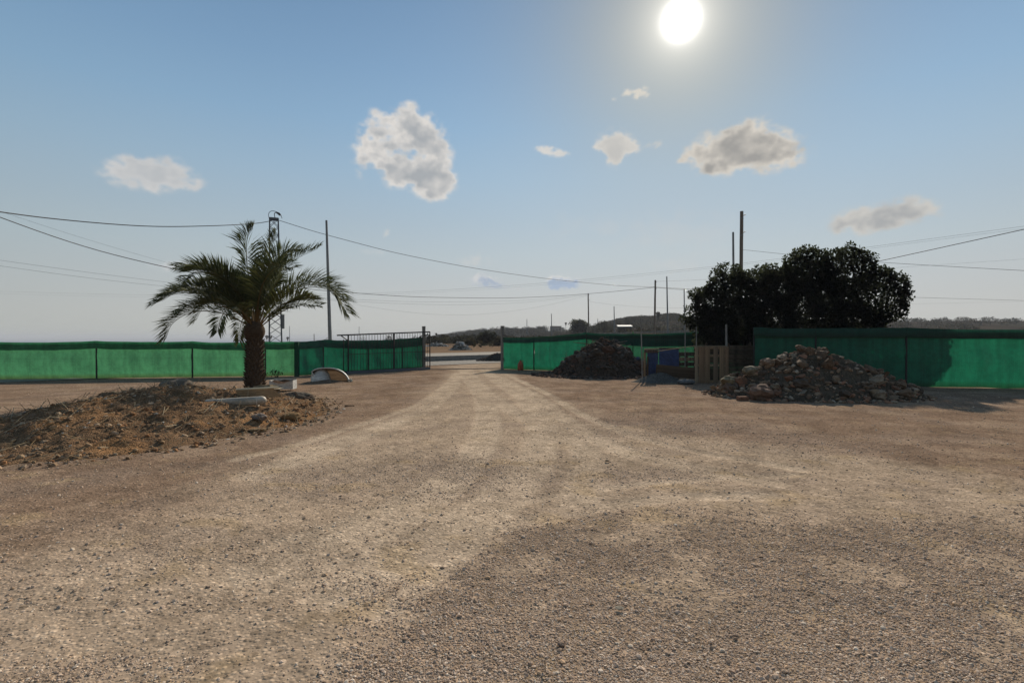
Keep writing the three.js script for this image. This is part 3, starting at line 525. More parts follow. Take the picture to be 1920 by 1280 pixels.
function limbs(parent, base, tips, r0) { for (const tip of tips) { const mid = base.clone().lerp(tip, 0.5).add(V(0.12 * (tip.x - base.x), 0.1, 0)); const c = new THREE.CatmullRomCurve3([base, mid, tip]), n = 8, gs = []; for (let i = 0; i < n; i++) gs.push(barG(c.getPoint(i / n), c.getPoint((i + 1) / n), r0 * (1 - 0.8 * i / n), 7, r0 * (1 - 0.8 * (i + 1) / n))); mesh('limb', join(gs), mat.bark, parent); } }
// the big dark tree at the right
{
  const d = 21.2, base = G(1440, d), t = thing('broad_tree', 'broad dark leafy tree behind the pallet pen, in front of the netting at right', 'tree', base.toArray());
  const lob = (x, y, rx, ry, dz = 0, rz = 1.3) => { const p = at(x, y, d); return [p.x - base.x, p.y, dz, rx / FOCAL * d, ry / FOCAL * d, rz * 0.62]; };
  const L = [lob(1352, 645, 34, 26, 0, 0.9), lob(1400, 655, 44, 34, 0.1, 1.2), lob(1460, 650, 50, 34, 0.2, 1.4), lob(1540, 645, 60, 34, 0.2, 1.4), lob(1312, 600, 24, 34, 0.2, 0.9), lob(1328, 566, 26, 30), lob(1345, 545, 24, 22), lob(1340, 610, 36, 36, 0.4, 1.4), lob(1385, 545, 34, 34), lob(1392, 520, 20, 14), lob(1375, 600, 48, 42, 0.5, 1.7), lob(1415, 560, 34, 38), lob(1436, 530, 20, 30), lob(1441, 506, 9, 12), lob(1440, 595, 48, 44, 0.3, 1.7), lob(1470, 540, 36, 36), lob(1500, 575, 44, 44, 0, 1.6), lob(1500, 510, 40, 44, 0.5, 1.8), lob(1550, 515, 40, 44, 1.2, 2.0), lob(1610, 560, 44, 52, 1.2, 2.0), lob(1590, 610, 50, 40, 0.5, 1.6), lob(1545, 560, 34, 40), lob(1560, 600, 34, 38), lob(1350, 522, 10, 7), lob(1400, 640, 60, 22, 0.3, 1.5), lob(1330, 642, 34, 16, 0.2, 1)];
  { const rt = rng(88); for (let i = 0; i < 46; i++) { const a = -0.15 - rt() * 2.85, k = 0.94 + rt() * 0.14, cx = 1445, rx = 160, ry = 135, s = 6 + rt() * 11; L.push(lob(cx + Math.cos(a) * rx * k, 622 + Math.sin(a) * ry * k * (0.86 + 0.12 * Math.sin(a * 5)), s, s * (0.7 + rt() * 0.7), (rt() - 0.5) * 1.6, 0.5)); } }
  mesh('crown', leaves(L, 84000, 0.125, 5, [[0.085, 0.11, 0.065], [0.17, 0.20, 0.11]], 0.58), leafPlain, t);
  mesh('trunk', barG(V(0, -0.2, 0), V(-0.1, 0.9, 0), 0.20, 10, 0.16), mat.bark, t);
  limbs(t, V(-0.1, 0.8, 0), [V(-1.8, 2.0, 0.2), V(-1.0, 2.7, 0), V(0.2, 3.0, 0), V(1.2, 2.8, 0.1), V(2.2, 2.4, 0)], 0.10);
}
function farTree(label, px, topY, wpx, d, o = {}) {
  const top = at(px, topY, d), x = top.x, z = -d, y0 = groundHeight(x, z) - 0.3, w = wpx / FOCAL * d, h = Math.max(1.2, top.y - y0);
  const t = thing(o.name || 'tree', label, 'tree', [x, y0, z], 0, o.group); const r = rng((o.seed || 1) * 977 + px), L = [], low = o.low ?? 0.12;
  for (let i = 0; i < (o.lobes || 6); i++) { const f = r(); L.push([(r() - 0.5) * w * 0.62, h * lerp(low + 0.2, 0.78, f), (r() - 0.5) * w * 0.5, w * (0.2 + 0.14 * r()), h * (0.2 + 0.06 * r()), w * 0.26]); }
  L.push([0, h * 0.55, 0, w * 0.38, h * 0.44, w * 0.36]);
  mesh('crown', leaves(L, o.n || 900, o.leaf || Math.max(0.25, w * 0.085), (o.seed || 1) + px, o.tones || GREEN, 0.5), leafDense, t);
  mesh('trunk', barG(V(0, -0.5, 0), V(0.05, h * 0.5, 0), w * 0.035 + 0.05, 7, w * 0.02 + 0.03), mat.bark, t);
}
farTree('big round dark tree on the hill, left of the shorter wooden pole', 1084, 598, 42, 190, { n: 2400, lobes: 9, seed: 3 });
farTree('dark bushy tree just right of the shorter wooden pole', 1131, 600, 26, 200, { n: 1300, seed: 4 });
farTree('low dark tree between the shorter wooden pole and the bushy tree', 1116, 605, 20, 205, { n: 900, seed: 5 });
farTree('small dark tree right of the bushy tree', 1143, 605, 16, 210, { n: 700, seed: 6 });
farTree('round green bush seen through the gateway, near the right gate post', 911, 620, 38, 92, { n: 2200, lobes: 8, seed: 7, low: 0 });
farTree('brownish scrub bush right of the green bush in the gateway', 934, 632, 22, 84, { n: 900, seed: 8, tones: OLIVE, low: 0 });
farTree('brown dry bush left of the green bush in the gateway', 882, 632, 26, 88, { n: 900, seed: 9, tones: OLIVE, low: 0 });
farTree('dark low bush in the middle of the gateway view', 858, 629, 22, 110, { n: 900, seed: 10, tones: DUSTY, low: 0 });
farTree('dark bush beside the left gate post', 822, 632, 26, 120, { n: 900, seed: 11, tones: DUSTY, low: 0 });
farTree('tree on the skyline above the left part of the gate', 680, 629, 14, 300, { n: 700, seed: 12 });
farTree('wider tree on the skyline above the gate middle', 728, 628, 22, 320, { n: 900, seed: 13 });
farTree('tree on the skyline right of the gate middle', 748, 629, 14, 320, { n: 700, seed: 14 });
farTree('tree on the skyline close left of the left gate post', 778, 629, 18, 320, { n: 700, seed: 15 });
farTree('low trees clump right beside the tall steel post', 608, 634, 22, 280, { n: 600, seed: 16 });
farTree('dark tree on the ridge left of the wooden pole with cables', 1215, 594, 22, 380, { n: 900, seed: 17 });
farTree('pair of bushes on the ridge near the thin post', 1190, 600, 14, 400, { n: 500, seed: 18 });
{
  const p = at(1177, 600, 260), y0 = groundHeight(p.x, p.z), t = thing('cypress', 'narrow dark cypress beside the white shed roof', 'tree', [p.x, y0, p.z]), h = p.y - y0;
  mesh('crown', leaves([[0, h * 0.45, 0, 0.75, h * 0.42, 0.75], [0, h * 0.75, 0, 0.45, h * 0.26, 0.45]], 700, 0.4, 31, GREEN, 0.5), leafDense, t);
  mesh('trunk', barG(V(0, -0.4, 0), V(0, h * 0.4, 0), 0.14, 7), mat.bark, t);
}
[[1008, 612, 14, 420], [1022, 609, 16, 410], [1055, 613, 12, 380], [1160, 605, 14, 330], [1172, 606, 10, 330], [1245, 598, 16, 390], [1275, 600, 16, 360], [1200, 612, 16, 240], [1222, 610, 14, 230], [1268, 612, 18, 230], [980, 617, 18, 460], [958, 619, 16, 470]].forEach(([px, ty, w, d], i) => farTree(['small hazy tree left of the flat roofed hill building', 'hazy tree between the two hilltop buildings', 'small tree right of the ochre hilltop house', 'skyline tree left of the cypress', 'thin skyline tree touching the cypress', 'skyline bush right of the fan palm beside the wooden pole', 'skyline bush at the left edge of the dark broad tree', 'low hillside tree below the ridge, left of the wooden pole with cables', 'low hillside tree directly behind the wooden pole with cables', 'low hillside tree right of the tall pale steel post', 'hazy wooded clump just right of the right gate post', 'hazy tree directly behind the top of the right gate post'][i], px, ty, w, d, { n: 700, seed: 60 + i }));
function fanPalm(label, px, topY, d, w) {
  const top = at(px, topY, d), y0 = groundHeight(top.x, top.z), h = top.y - y0, t = thing('fan_palm', label, 'palm tree', [top.x, y0, top.z]), R = w / FOCAL * d / 2;
  mesh('trunk', barG(V(0, -0.3, 0), V(0, h - R, 0), R * 0.18, 8, R * 0.13), mat.bark, t);
  mesh('crown', leaves([[0, h - R, 0, R, R * 0.85, R], [0, h - R * 2.1, 0, R * 0.5, R * 0.8, R * 0.5]], 420, R * 0.42, 40 + px, DUSTY, 0.45), leafDense, t);
}
fanPalm('fan palm right beside the wooden pole where the cables meet', 1234, 584, 210, 9);
fanPalm('fan palm left of the big round tree on the hill', 1061, 604, 300, 4);
fanPalm('fan palm in front of the sea, leftmost beside the pylon', 500, 628, 300, 6);
fanPalm('fan palm in front of the sea, left foot of the pylon', 507, 629, 310, 5);
fanPalm('fan palm in front of the sea, right of the pylon', 539, 631, 320, 5);
// hillside woods that read as one mass
{
  const r = rng(404), L = [];
  for (let i = 0; i < 300; i++) {                                   // dark wooded skyline seen through the gateway and to its right
    const px = 690 + r() * 330, d = 420 + r() * 180, x = (px - 960) / FOCAL * d, y = groundHeight(x, -d), h = 1.5 + sstep(790, 930, px) * 4.6 + r() * 1.6;
    L.push([x, y + h * 0.4, -d, 4 + r() * 4, h * 0.75, 4]);
  }
  for (let i = 0; i < 90; i++) {                                    // dark shrubs at the back of the field behind the gateway
    const px = 792 + r() * 165, d = 118 + r() * 40, x = (px - 960) / FOCAL * d, y = groundHeight(x, -d), h = 0.9 + r() * 1.3; L.push([x, y + h * 0.4, -d, 1.5 + r() * 2, h * 0.7, 1.8]);
  }
  for (let i = 0; i < 26; i++) { const px = 890 + r() * 60, d = 70 + r() * 28, x = (px - 960) / FOCAL * d, y = groundHeight(x, -d), h = 0.6 + r() * 1.2; L.push([x, y + h * 0.35, -d, 0.7 + r() * 0.9, h * 0.6, 0.9]); }
  for (let i = 0; i < 620; i++) { const px = 1000 + r() * 300, d = 260 + r() * 220, x = (px - 960) / FOCAL * d, y = groundHeight(x, -d); L.push([x, y + 0.4, -d, 1.5 + r() * 3, 0.5 + r() * 1.0, 2.2]); }
  for (let i = 0; i < 380; i++) { const px = 1120 + r() * 200, d = 290 + r() * 170, x = (px - 960) / FOCAL * d, y = groundHeight(x, -d); L.push([x, y + 0.5, -d, 2 + r() * 3.5, 0.7 + r() * 1.1, 3]); }
  for (let i = 0; i < 420; i++) { const px = 985 + r() * 330, d = 105 + r() * 170, x = (px - 960) / FOCAL * d, y = groundHeight(x, -d); L.push([x, y + 0.25, -d, 1.0 + r() * 2.2, 0.45 + r() * 0.8, 1.5]); }
  for (let i = 0; i < 150; i++) { const px = 800 + r() * 300, d = 130 + r() * 150, x = (px - 960) / FOCAL * d, y = groundHeight(x, -d); L.push([x, y + 0.5, -d, 1.2 + r() * 2, 0.7 + r() * 0.9, 1.6]); }
  for (let i = 0; i < 260; i++) { const px = 1290 + r() * 700, d = 180 + r() * 320, x = (px - 960) / FOCAL * d, y = groundHeight(x, -d); L.push([x, y + 0.8, -d, 2 + r() * 4, 1.2 + r() * 1.8, 2.5]); }
  for (let i = 0; i < 120; i++) { const px = 0 + r() * 690, d = 170 + r() * 110, x = (px - 960) / FOCAL * d, y = groundHeight(x, -d); L.push([x, y + 0.7, -d, 1.5 + r() * 3, 0.8 + r() * 0.9, 2]); }
  const m = mesh('distant_scrub', leaves(L, 230000, 0.85, 55, [[0.05, 0.06, 0.04], [0.11, 0.105, 0.07]], 0.4), leafDense); tag(m, 'dark scrub and woodland covering the far hillside', null, null, 'stuff');
}
// buildings on the hill
{
  const house = (label, px, topY, wpx, d, m, roofM) => {
    const a = at(px, topY, d), w = wpx / FOCAL * d, y0 = groundHeight(a.x, a.z) - 0.5, h = Math.max(2.4, a.y - y0), t = thing('house', label, 'house', [a.x, y0, a.z], 0.25);
    mesh('wall', boxG(w, h, w * 0.7, 0, h / 2, 0, 0), m, t); mesh('roof', boxG(w * 1.06, 0.35, w * 0.76, 0, h + 0.176, 0, 0.05), roofM, t);
    const n = Math.max(2, Math.round(w / 3)); for (let i = 0; i < n; i++) { const f = mesh('window', boxG(0.9, 1.1, 0.08, (i + 0.5) / n * w - w / 2, h * 0.62, w * 0.35 + 0.03, 0), M(0.05, 0.055, 0.06, 0.3), t); mesh('frame', boxG(1.06, 0.1, 0.12, (i + 0.5) / n * w - w / 2, h * 0.62 - 0.61, w * 0.35 + 0.04, 0), m, f); }
    mesh('door', boxG(0.95, 2.0, 0.08, w * 0.3, 1.3, w * 0.35 + 0.03, 0), mat.woodDark, t);
  };
  const ochre = M(0.30, 0.24, 0.19, 0.9), grey = M(0.26, 0.26, 0.26, 0.9), terracotta = M(0.24, 0.13, 0.09, 0.9);
  house('ochre house on the hilltop left of the big round tree', 1042, 612, 18, 430, ochre, terracotta);
  house('grey blocky building on the wooded skyline right of the gateway', 1000, 616, 12, 520, grey, grey);
  house('grey flat-roofed building on the skyline left of the hilltop house', 1014, 613, 14, 500, grey, ochre);
  // shed with a white roof
  const p = at(1171, 613, 170), y0 = groundHeight(p.x, p.z) - 0.3, w = 27 / FOCAL * 170, h = p.y - y0, t = thing('shed', 'long low shed with a bright white roof below the cypress', 'shed', [p.x, y0, p.z], -0.1);
  mesh('wall', boxG(w * 0.9, h, 3, 0, h / 2, 0, 0), M(0.09, 0.08, 0.075, 0.9), t);
  const roof = boxG(w, 0.35, 4.2, 0, 0, 0, 0.03); roof.rotateX(0.12); roof.translate(0, h + 0.3, 0.2); mesh('roof', roof, M(0.50, 0.49, 0.46, 0.7), t);
  for (const sx of [-0.42, -0.14, 0.14, 0.42]) mesh('post', boxG(0.2, h, 0.2, sx * w, h / 2, 1.75, 0.02), mat.woodDark, t);
}
// pale low wall along the road bank above the right fence
{
  const t = thing('roadside_wall', 'long pale low wall along the bank just above the right hand fence', 'wall');
  const pts = []; for (let i = 0; i <= 26; i++) { const px = 1110 + i * 10, d = lerp(96, 78, i / 26); pts.push(at(px, lerp(625.5, 617, i / 26), d)); }
  for (let i = 0; i < 26; i++) { const a = pts[i], b = pts[i + 1], L = a.distanceTo(b), g = boxG(L - 0.02, 2.2, 0.3, 0, -1.0, 0, 0.02), m = mesh('wall_block', g, mat.paleRoad, t); m.position.copy(a.clone().add(b).multiplyScalar(0.5)); m.rotation.y = Math.atan2(-(b.z - a.z), b.x - a.x); m.rotation.z = Math.atan2(b.y - a.y, Math.hypot(b.x - a.x, b.z - a.z)); m.rotation.order = 'YXZ'; }
}

// ---------------------------------------------------------------- heaps
function heapHeight(o) { return (x, z) => { const u = (x - o.x) / o.rx, v = (z - o.z) / o.rz, q = Math.sqrt(u * u + v * v) + 0.18 * fbm(x * 0.9 + o.seed, z * 0.9, o.seed, 3); const b = clamp(1 - q, 0, 1); return o.h * (o.round ? 1 - (1 - b) ** o.round : o.sharp ? b ** o.sharp : sstep(0, 1, b)) * (1 + 0.25 * fbm(x * 1.7, z * 1.7, o.seed + 2, 3)) + o.rough * fbm(x * 3.5, z * 3.5, o.seed + 4, 3) * sstep(0, 0.25, b) - 0.03 * (1 - sstep(0, 0.1, b)); }; }
function heapMesh(o, H, colour, n = 90) { return grid(n, n, (u, v) => { const x = o.x + (u * 2 - 1) * o.rx * 1.25, z = o.z + (v * 2 - 1) * o.rz * 1.25; return [x, H(x, z), z]; }, (q) => colour(q[0], q[2])); }
function scatter(o, H, n, s0, s1, tones, seed, bias = 2.5, fl = 0.8) {
  const r = rng(seed), out = [[], [], []];
  for (let i = 0; i < n; i++) { const a = r() * 6.283, q = Math.sqrt(r()) * 1.02, x = o.x + Math.cos(a) * q * o.rx, z = o.z + Math.sin(a) * q * o.rz, s = s0 + (s1 - s0) * r() ** bias, t = tones[Math.floor(r() * tones.length)], k = 0.75 + 0.5 * r(); out[i % 3].push([mtx(x, Math.max(0, H(x, z)) + s * 0.2, z, r() * 1.4 - 0.7, r() * 6.28, r() * 1.4 - 0.7, s, s * fl, s * (0.7 + 0.6 * r())), lin(t[0] * k, t[1] * k, t[2] * k)]); }
  return out;
}
const rockSmall = [0, 1, 2].map((i) => rockG(300 + i, 1, 0.75, 0.5)), twigG = new THREE.CylinderGeometry(0.35, 0.6, 1, 5, 1).scale(0.02, 1, 0.02);
function twigs(o, H, n, l0, l1, tones, seed) { const r = rng(seed), out = []; for (let i = 0; i < n; i++) { const a = r() * 6.283, q = Math.sqrt(r()), x = o.x + Math.cos(a) * q * o.rx, z = o.z + Math.sin(a) * q * o.rz, s = l0 + (l1 - l0) * r() ** 2, t = tones[Math.floor(r() * tones.length)], k = 0.7 + 0.6 * r(); out.push([mtx(x, Math.max(0, H(x, z)) + s * 0.12, z, 0.7 + r() * 1.6, r() * 6.28, r() * 1.2 - 0.6, s * (0.5 + r()), s, s * (0.5 + r())), lin(t[0] * k, t[1] * k, t[2] * k)]); } return out; }

// central heap of dark earth and rubble
const DARKSOIL = [[0.085, 0.068, 0.055], [0.115, 0.09, 0.072], [0.065, 0.054, 0.047], [0.145, 0.11, 0.085], [0.155, 0.092, 0.066]];
{
  const o = { x: 3.9, z: -22.3, rx: 2.2, rz: 1.7, h: 1.42, rough: 0.25, round: 1.7, seed: 3.7 }, H = heapHeight(o);
  const t = thing('rubble_heap', 'tall dark heap of earth, clods and rubble against the green fence', 'heap');
  mesh('earth', heapMesh(o, H, (x, z) => { const k = 0.8 + 0.7 * (0.5 + fbm(x * 2, z * 2, 3, 3)); return [0.115 * k, 0.088 * k, 0.07 * k]; }, 110), mat.soil, t);
  scatter({ ...o, rx: o.rx * 1.35, rz: o.rz * 1.35 }, H, 4200, 0.010, 0.11, DARKSOIL, 61, 3.8, 0.6).forEach((l, i) => instanced('clods', rockSmall[i], mat.pebble, l, t));
  instanced('twigs', twigG, mat.pebble, twigs(o, H, 1500, 0.12, 0.6, [[0.16, 0.12, 0.085], [0.22, 0.17, 0.12], [0.09, 0.075, 0.06]], 62), t);
}
{
  const t = scene.children.find((o) => o.name === 'rubble_heap'), o = { x: 3.9, z: -22.3, rx: 2.2, rz: 1.7, h: 1.42, rough: 0.25, round: 1.7, seed: 3.7 }, H = heapHeight(o), r = rng(640);
  const slab = boxG(1, 0.18, 0.7, 0, 0, 0, 0.03), chunk = rockG(641, 2, 0.6, 0.6), ms = [M(0.14, 0.125, 0.11, 0.92, { map: mottle }), M(0.10, 0.08, 0.065, 0.92, { map: mottle }), M(0.155, 0.09, 0.065, 0.92, { map: mottle })];
  for (let i = 0; i < 46; i++) { const a = r() * 6.283, q = Math.sqrt(r()) * 0.95, x = o.x + Math.cos(a) * q * o.rx, z = o.z + Math.abs(Math.sin(a)) * q * o.rz, k = 0.12 + 0.22 * r() ** 2, flat = r() < 0.45, m = mesh(flat ? 'slab' : 'chunk', flat ? slab : chunk, ms[Math.floor(r() * 3)], t); m.scale.setScalar(flat ? k * 1.6 : k * 0.8); m.position.set(x, Math.max(0, H(x, z)) + k * 0.25, z); m.rotation.set((r() - 0.5) * 1.8, r() * 6.28, (r() - 0.5) * 1.8); }
  for (let i = 0; i < 14; i++) { const x = o.x + (r() - 0.5) * 2.6, z = o.z + r() * 1.0, y = Math.max(0, H(x, z)), L = 0.6 + r() * 0.9, a = r() * 6.28; mesh('stick', barG(V(x, y - 0.05, z), V(x + Math.cos(a) * L * 0.9, Math.max(y * 0.6, y + L * (r() * 0.5 - 0.2)) + 0.08, z + Math.sin(a) * L * 0.4), 0.022, 5, 0.012), i % 2 ? mat.poleWood : mat.woodDark, t); }
}
// pieces lying at its foot
function rockThing(name, label, cat, p, s, tone, seed, o = {}) { const g = rockG(seed, 2, o.flat ?? 0.7, o.rough ?? 0.42); g.scale(s[0], s[1], s[2]); const q = g.attributes.position, uv = new Float32Array(q.count * 2); for (let i = 0; i < q.count; i++) { uv[i * 2] = q.getX(i) + q.getZ(i) * 0.3; uv[i * 2 + 1] = q.getY(i) + q.getZ(i) * 0.6; } g.setAttribute('uv', new THREE.BufferAttribute(uv, 2)); const m = mesh(name, g, M(...tone, 0.92, { map: mottle, bumpMap: mottleBump, bumpScale: 0.012 })); m.position.copy(p); m.rotation.set(o.rx || 0, o.ry || 0, o.rz || 0); return tag(m, label, cat, o.group); }
{
  const gp = (px, py) => onGround(px, py);
  rockThing('stone_block', 'pale yellowish stone block at the left foot of the rubble heap', 'stone', gp(1046, 695).add(V(0, 0.1, 0)), [0.27, 0.19, 0.2], [0.30, 0.27, 0.19], 71, { flat: 0.9, rough: 0.25 });
  rockThing('boulder', 'grey boulder leaning at the foot of the rubble heap', 'stone', gp(1140, 699).add(V(0, 0.14, 0)), [0.42, 0.26, 0.24], [0.20, 0.18, 0.15], 72);
  rockThing('stone_slab', 'brown stone slab between the rubble heap and the pen', 'stone', gp(1172, 702).add(V(0, 0.08, 0)), [0.34, 0.14, 0.22], [0.30, 0.20, 0.13], 73, { rz: 0.15 });
  rockThing('stone_slab', 'pale topped broken slab just left of the pen', 'stone', gp(1187, 701).add(V(0, 0.13, 0)), [0.26, 0.13, 0.2], [0.40, 0.36, 0.31], 74, { rz: -0.35 });
  rockThing('boulder', 'brown boulder at the right foot of the rubble heap', 'stone', gp(1160, 698).add(V(0, 0.2, -0.2)), [0.34, 0.22, 0.24], [0.17, 0.14, 0.10], 75);
  const lg = barG(at(1085, 697, 23.0).setY(0.07), at(1137, 689, 23.2).setY(0.27), 0.055, 8, 0.04); tag(mesh('branch', lg, mat.poleWood), 'bare grey branch leaning on the foot of the rubble heap', 'branch');
  const sc = thing('scrap_heap', 'low dark heap of mixed scrap between the rubble heap and the blue panel', 'heap'), o = { x: 5.25, z: -22.0, rx: 1.1, rz: 0.8, h: 0.75, rough: 0.2, seed: 9.1 }, H = heapHeight(o);
  mesh('earth', heapMesh(o, H, (x, z) => [0.10, 0.085, 0.075], 40), mat.soil, sc);
  scatter(o, H, 260, 0.03, 0.16, [[0.12, 0.10, 0.09], [0.18, 0.17, 0.17], [0.10, 0.11, 0.16], [0.22, 0.15, 0.10]], 63).forEach((l, i) => instanced('scraps', rockSmall[i], mat.pebble, l, sc));
  const ob = thing('dark_heap', 'low dark heap of earth by the road behind the right gate post', 'heap'), o2 = { x: -1.1, z: -36.0, rx: 1.6, rz: 0.8, h: 0.5, rough: 0.1, seed: 5.5 }, H2 = heapHeight(o2);
  mesh('earth', heapMesh(o2, H2, () => [0.10, 0.09, 0.08], 40), mat.soil, ob); scatter(o2, H2, 120, 0.03, 0.12, DARKSOIL, 64).forEach((l, i) => instanced('clods', rockSmall[i], mat.pebble, l, ob));
}
// pale rubble heaps beyond the road
{
  const spot = (px, py, y0) => { const d = (EYE - y0) * FOCAL / (py - 634); return G(px, d, y0); };
  for (const [px, py, w, h, lab, sd] of [[862, 657, 1.15, 0.55, 'pale heap of broken concrete beyond the road, in the middle of the gateway', 81], [818, 650, 1.9, 0.32, 'low greyish rubble heap beyond the road near the left gate post', 82]]) {
    const p = spot(px, py, 0.3), o = { x: p.x, z: p.z - w * 0.4, rx: w, rz: w * 0.7, h: h * 1.6, rough: 0.15, seed: sd * 0.37 }, H0 = heapHeight(o), H = (x, z) => H0(x, z) + 0.3;
    const t = thing('concrete_heap', lab, 'rubble heap'); mesh('earth', heapMesh(o, H, () => [0.17, 0.155, 0.13], 50), mat.soil, t);
    scatter(o, H, 240, 0.05, 0.26, [[0.36, 0.34, 0.31], [0.24, 0.22, 0.19], [0.48, 0.45, 0.41], [0.16, 0.15, 0.13]], sd, 2.2, 0.6).forEach((l, i) => instanced('blocks', rockSmall[i], mat.pebble, l, t));
  }
}
// stone pile at the right edge
{
  const o = { x: 8.55, z: -14.5, rx: 2.9, rz: 1.7, h: 1.28, rough: 0.16, round: 1.25, seed: 6.4 }, H = heapHeight(o);
  const t = thing('stone_pile', 'brown pile of stones, broken bricks and tile pieces at the right edge', 'heap');
  mesh('earth', heapMesh(o, H, (x, z) => { const k = 0.8 + 0.6 * (0.5 + fbm(x * 2, z * 2, 5, 3)); return [0.15 * k, 0.12 * k, 0.09 * k]; }, 90), mat.soil, t);
  const tones = [[0.24, 0.165, 0.11], [0.32, 0.225, 0.15], [0.185, 0.125, 0.085], [0.36, 0.285, 0.21], [0.29, 0.155, 0.10], [0.135, 0.10, 0.075]];
  scatter({ ...o, rx: o.rx * 1.05, rz: o.rz * 1.12 }, H, 2600, 0.010, 0.08, tones, 91, 2.6).forEach((l, i) => instanced('small_stones', rockSmall[i], mat.pebble, l, t));
  const r = rng(92), mats = tones.map((c) => M(...c, 0.92, { map: mottle, bumpMap: mottleBump, bumpScale: 0.01 })), gs = [0, 1, 2, 3, 4].map((i) => { const g = rockG(500 + i, 2, 0.7, 0.5); return g; }), brick = boxG(2.1, 0.8, 1.1, 0, 0, 0, 0.08), tileG = boxG(2.2, 0.16, 1.5, 0, 0, 0, 0.05);
  for (let i = 0; i < 150; i++) {
    const a = r() * 6.283, q = Math.sqrt(r()), x = o.x + Math.cos(a) * q * o.rx * 0.97, z = o.z + Math.sin(a) * q * o.rz * 0.97, kind = r(), s = 0.06 + 0.11 * r() ** 1.8;
    const m = kind < 0.7 ? mesh('stone', gs[i % 5], mats[i % 6], t) : kind < 0.86 ? mesh('brick', brick, mats[(i % 2) * 4], t) : mesh('tile', tileG, mats[1 + (i % 3)], t);
    const k = kind < 0.7 ? s : 0.075 + 0.035 * r(); m.scale.set(k, k, k); m.position.set(x, Math.max(0, H(x, z)) + k * 0.35, z); m.rotation.set((r() - 0.5) * 1.5, r() * 6.28, (r() - 0.5) * 1.5);
  }
  rockThing('boulder', 'large reddish brown boulder in front of the stone pile at the right edge', 'stone', onGround(1430, 752).add(V(0.1, 0.18, -0.25)), [0.32, 0.26, 0.27], [0.26, 0.165, 0.12], 95, { flat: 0.85 });
  rockThing('boulder', 'dark rounded boulder at the left foot of the stone pile', 'stone', onGround(1374, 742).add(V(0, 0.17, 0)), [0.27, 0.26, 0.24], [0.17, 0.13, 0.11], 96, { flat: 0.9 });
  rockThing('stone', 'mossy stone on top of the rounded boulder at the left foot of the stone pile', 'stone', onGround(1372, 742).add(V(0, 0.42, -0.1)), [0.27, 0.18, 0.2], [0.24, 0.20, 0.13], 97);
  const bg = boxG(0.27, 0.11, 0.14, 0, 0.055, 0, 0.012), bt = thing('loose_brick', 'single brown brick on the ground in front of the stone pile', 'brick', onGround(1393, 751).toArray(), 0.2); mesh('body', bg, mats[4], bt);
  rockThing('stone', 'small pale stone left of the loose brick', 'stone', onGround(1367, 748).add(V(0, 0.02, 0)), [0.06, 0.05, 0.05], [0.42, 0.38, 0.32], 98);
  rockThing('stone', 'pale large stone near the top of the stone pile', 'stone', at(1406, 694, 14.1), [0.15, 0.13, 0.13], [0.30, 0.26, 0.19], 99, { flat: 0.9 });
  rockThing('stone', 'pinkish stone block on the crest of the stone pile', 'stone', at(1438, 678, 14.3), [0.16, 0.12, 0.13], [0.34, 0.235, 0.17], 100, { flat: 0.9 });
}

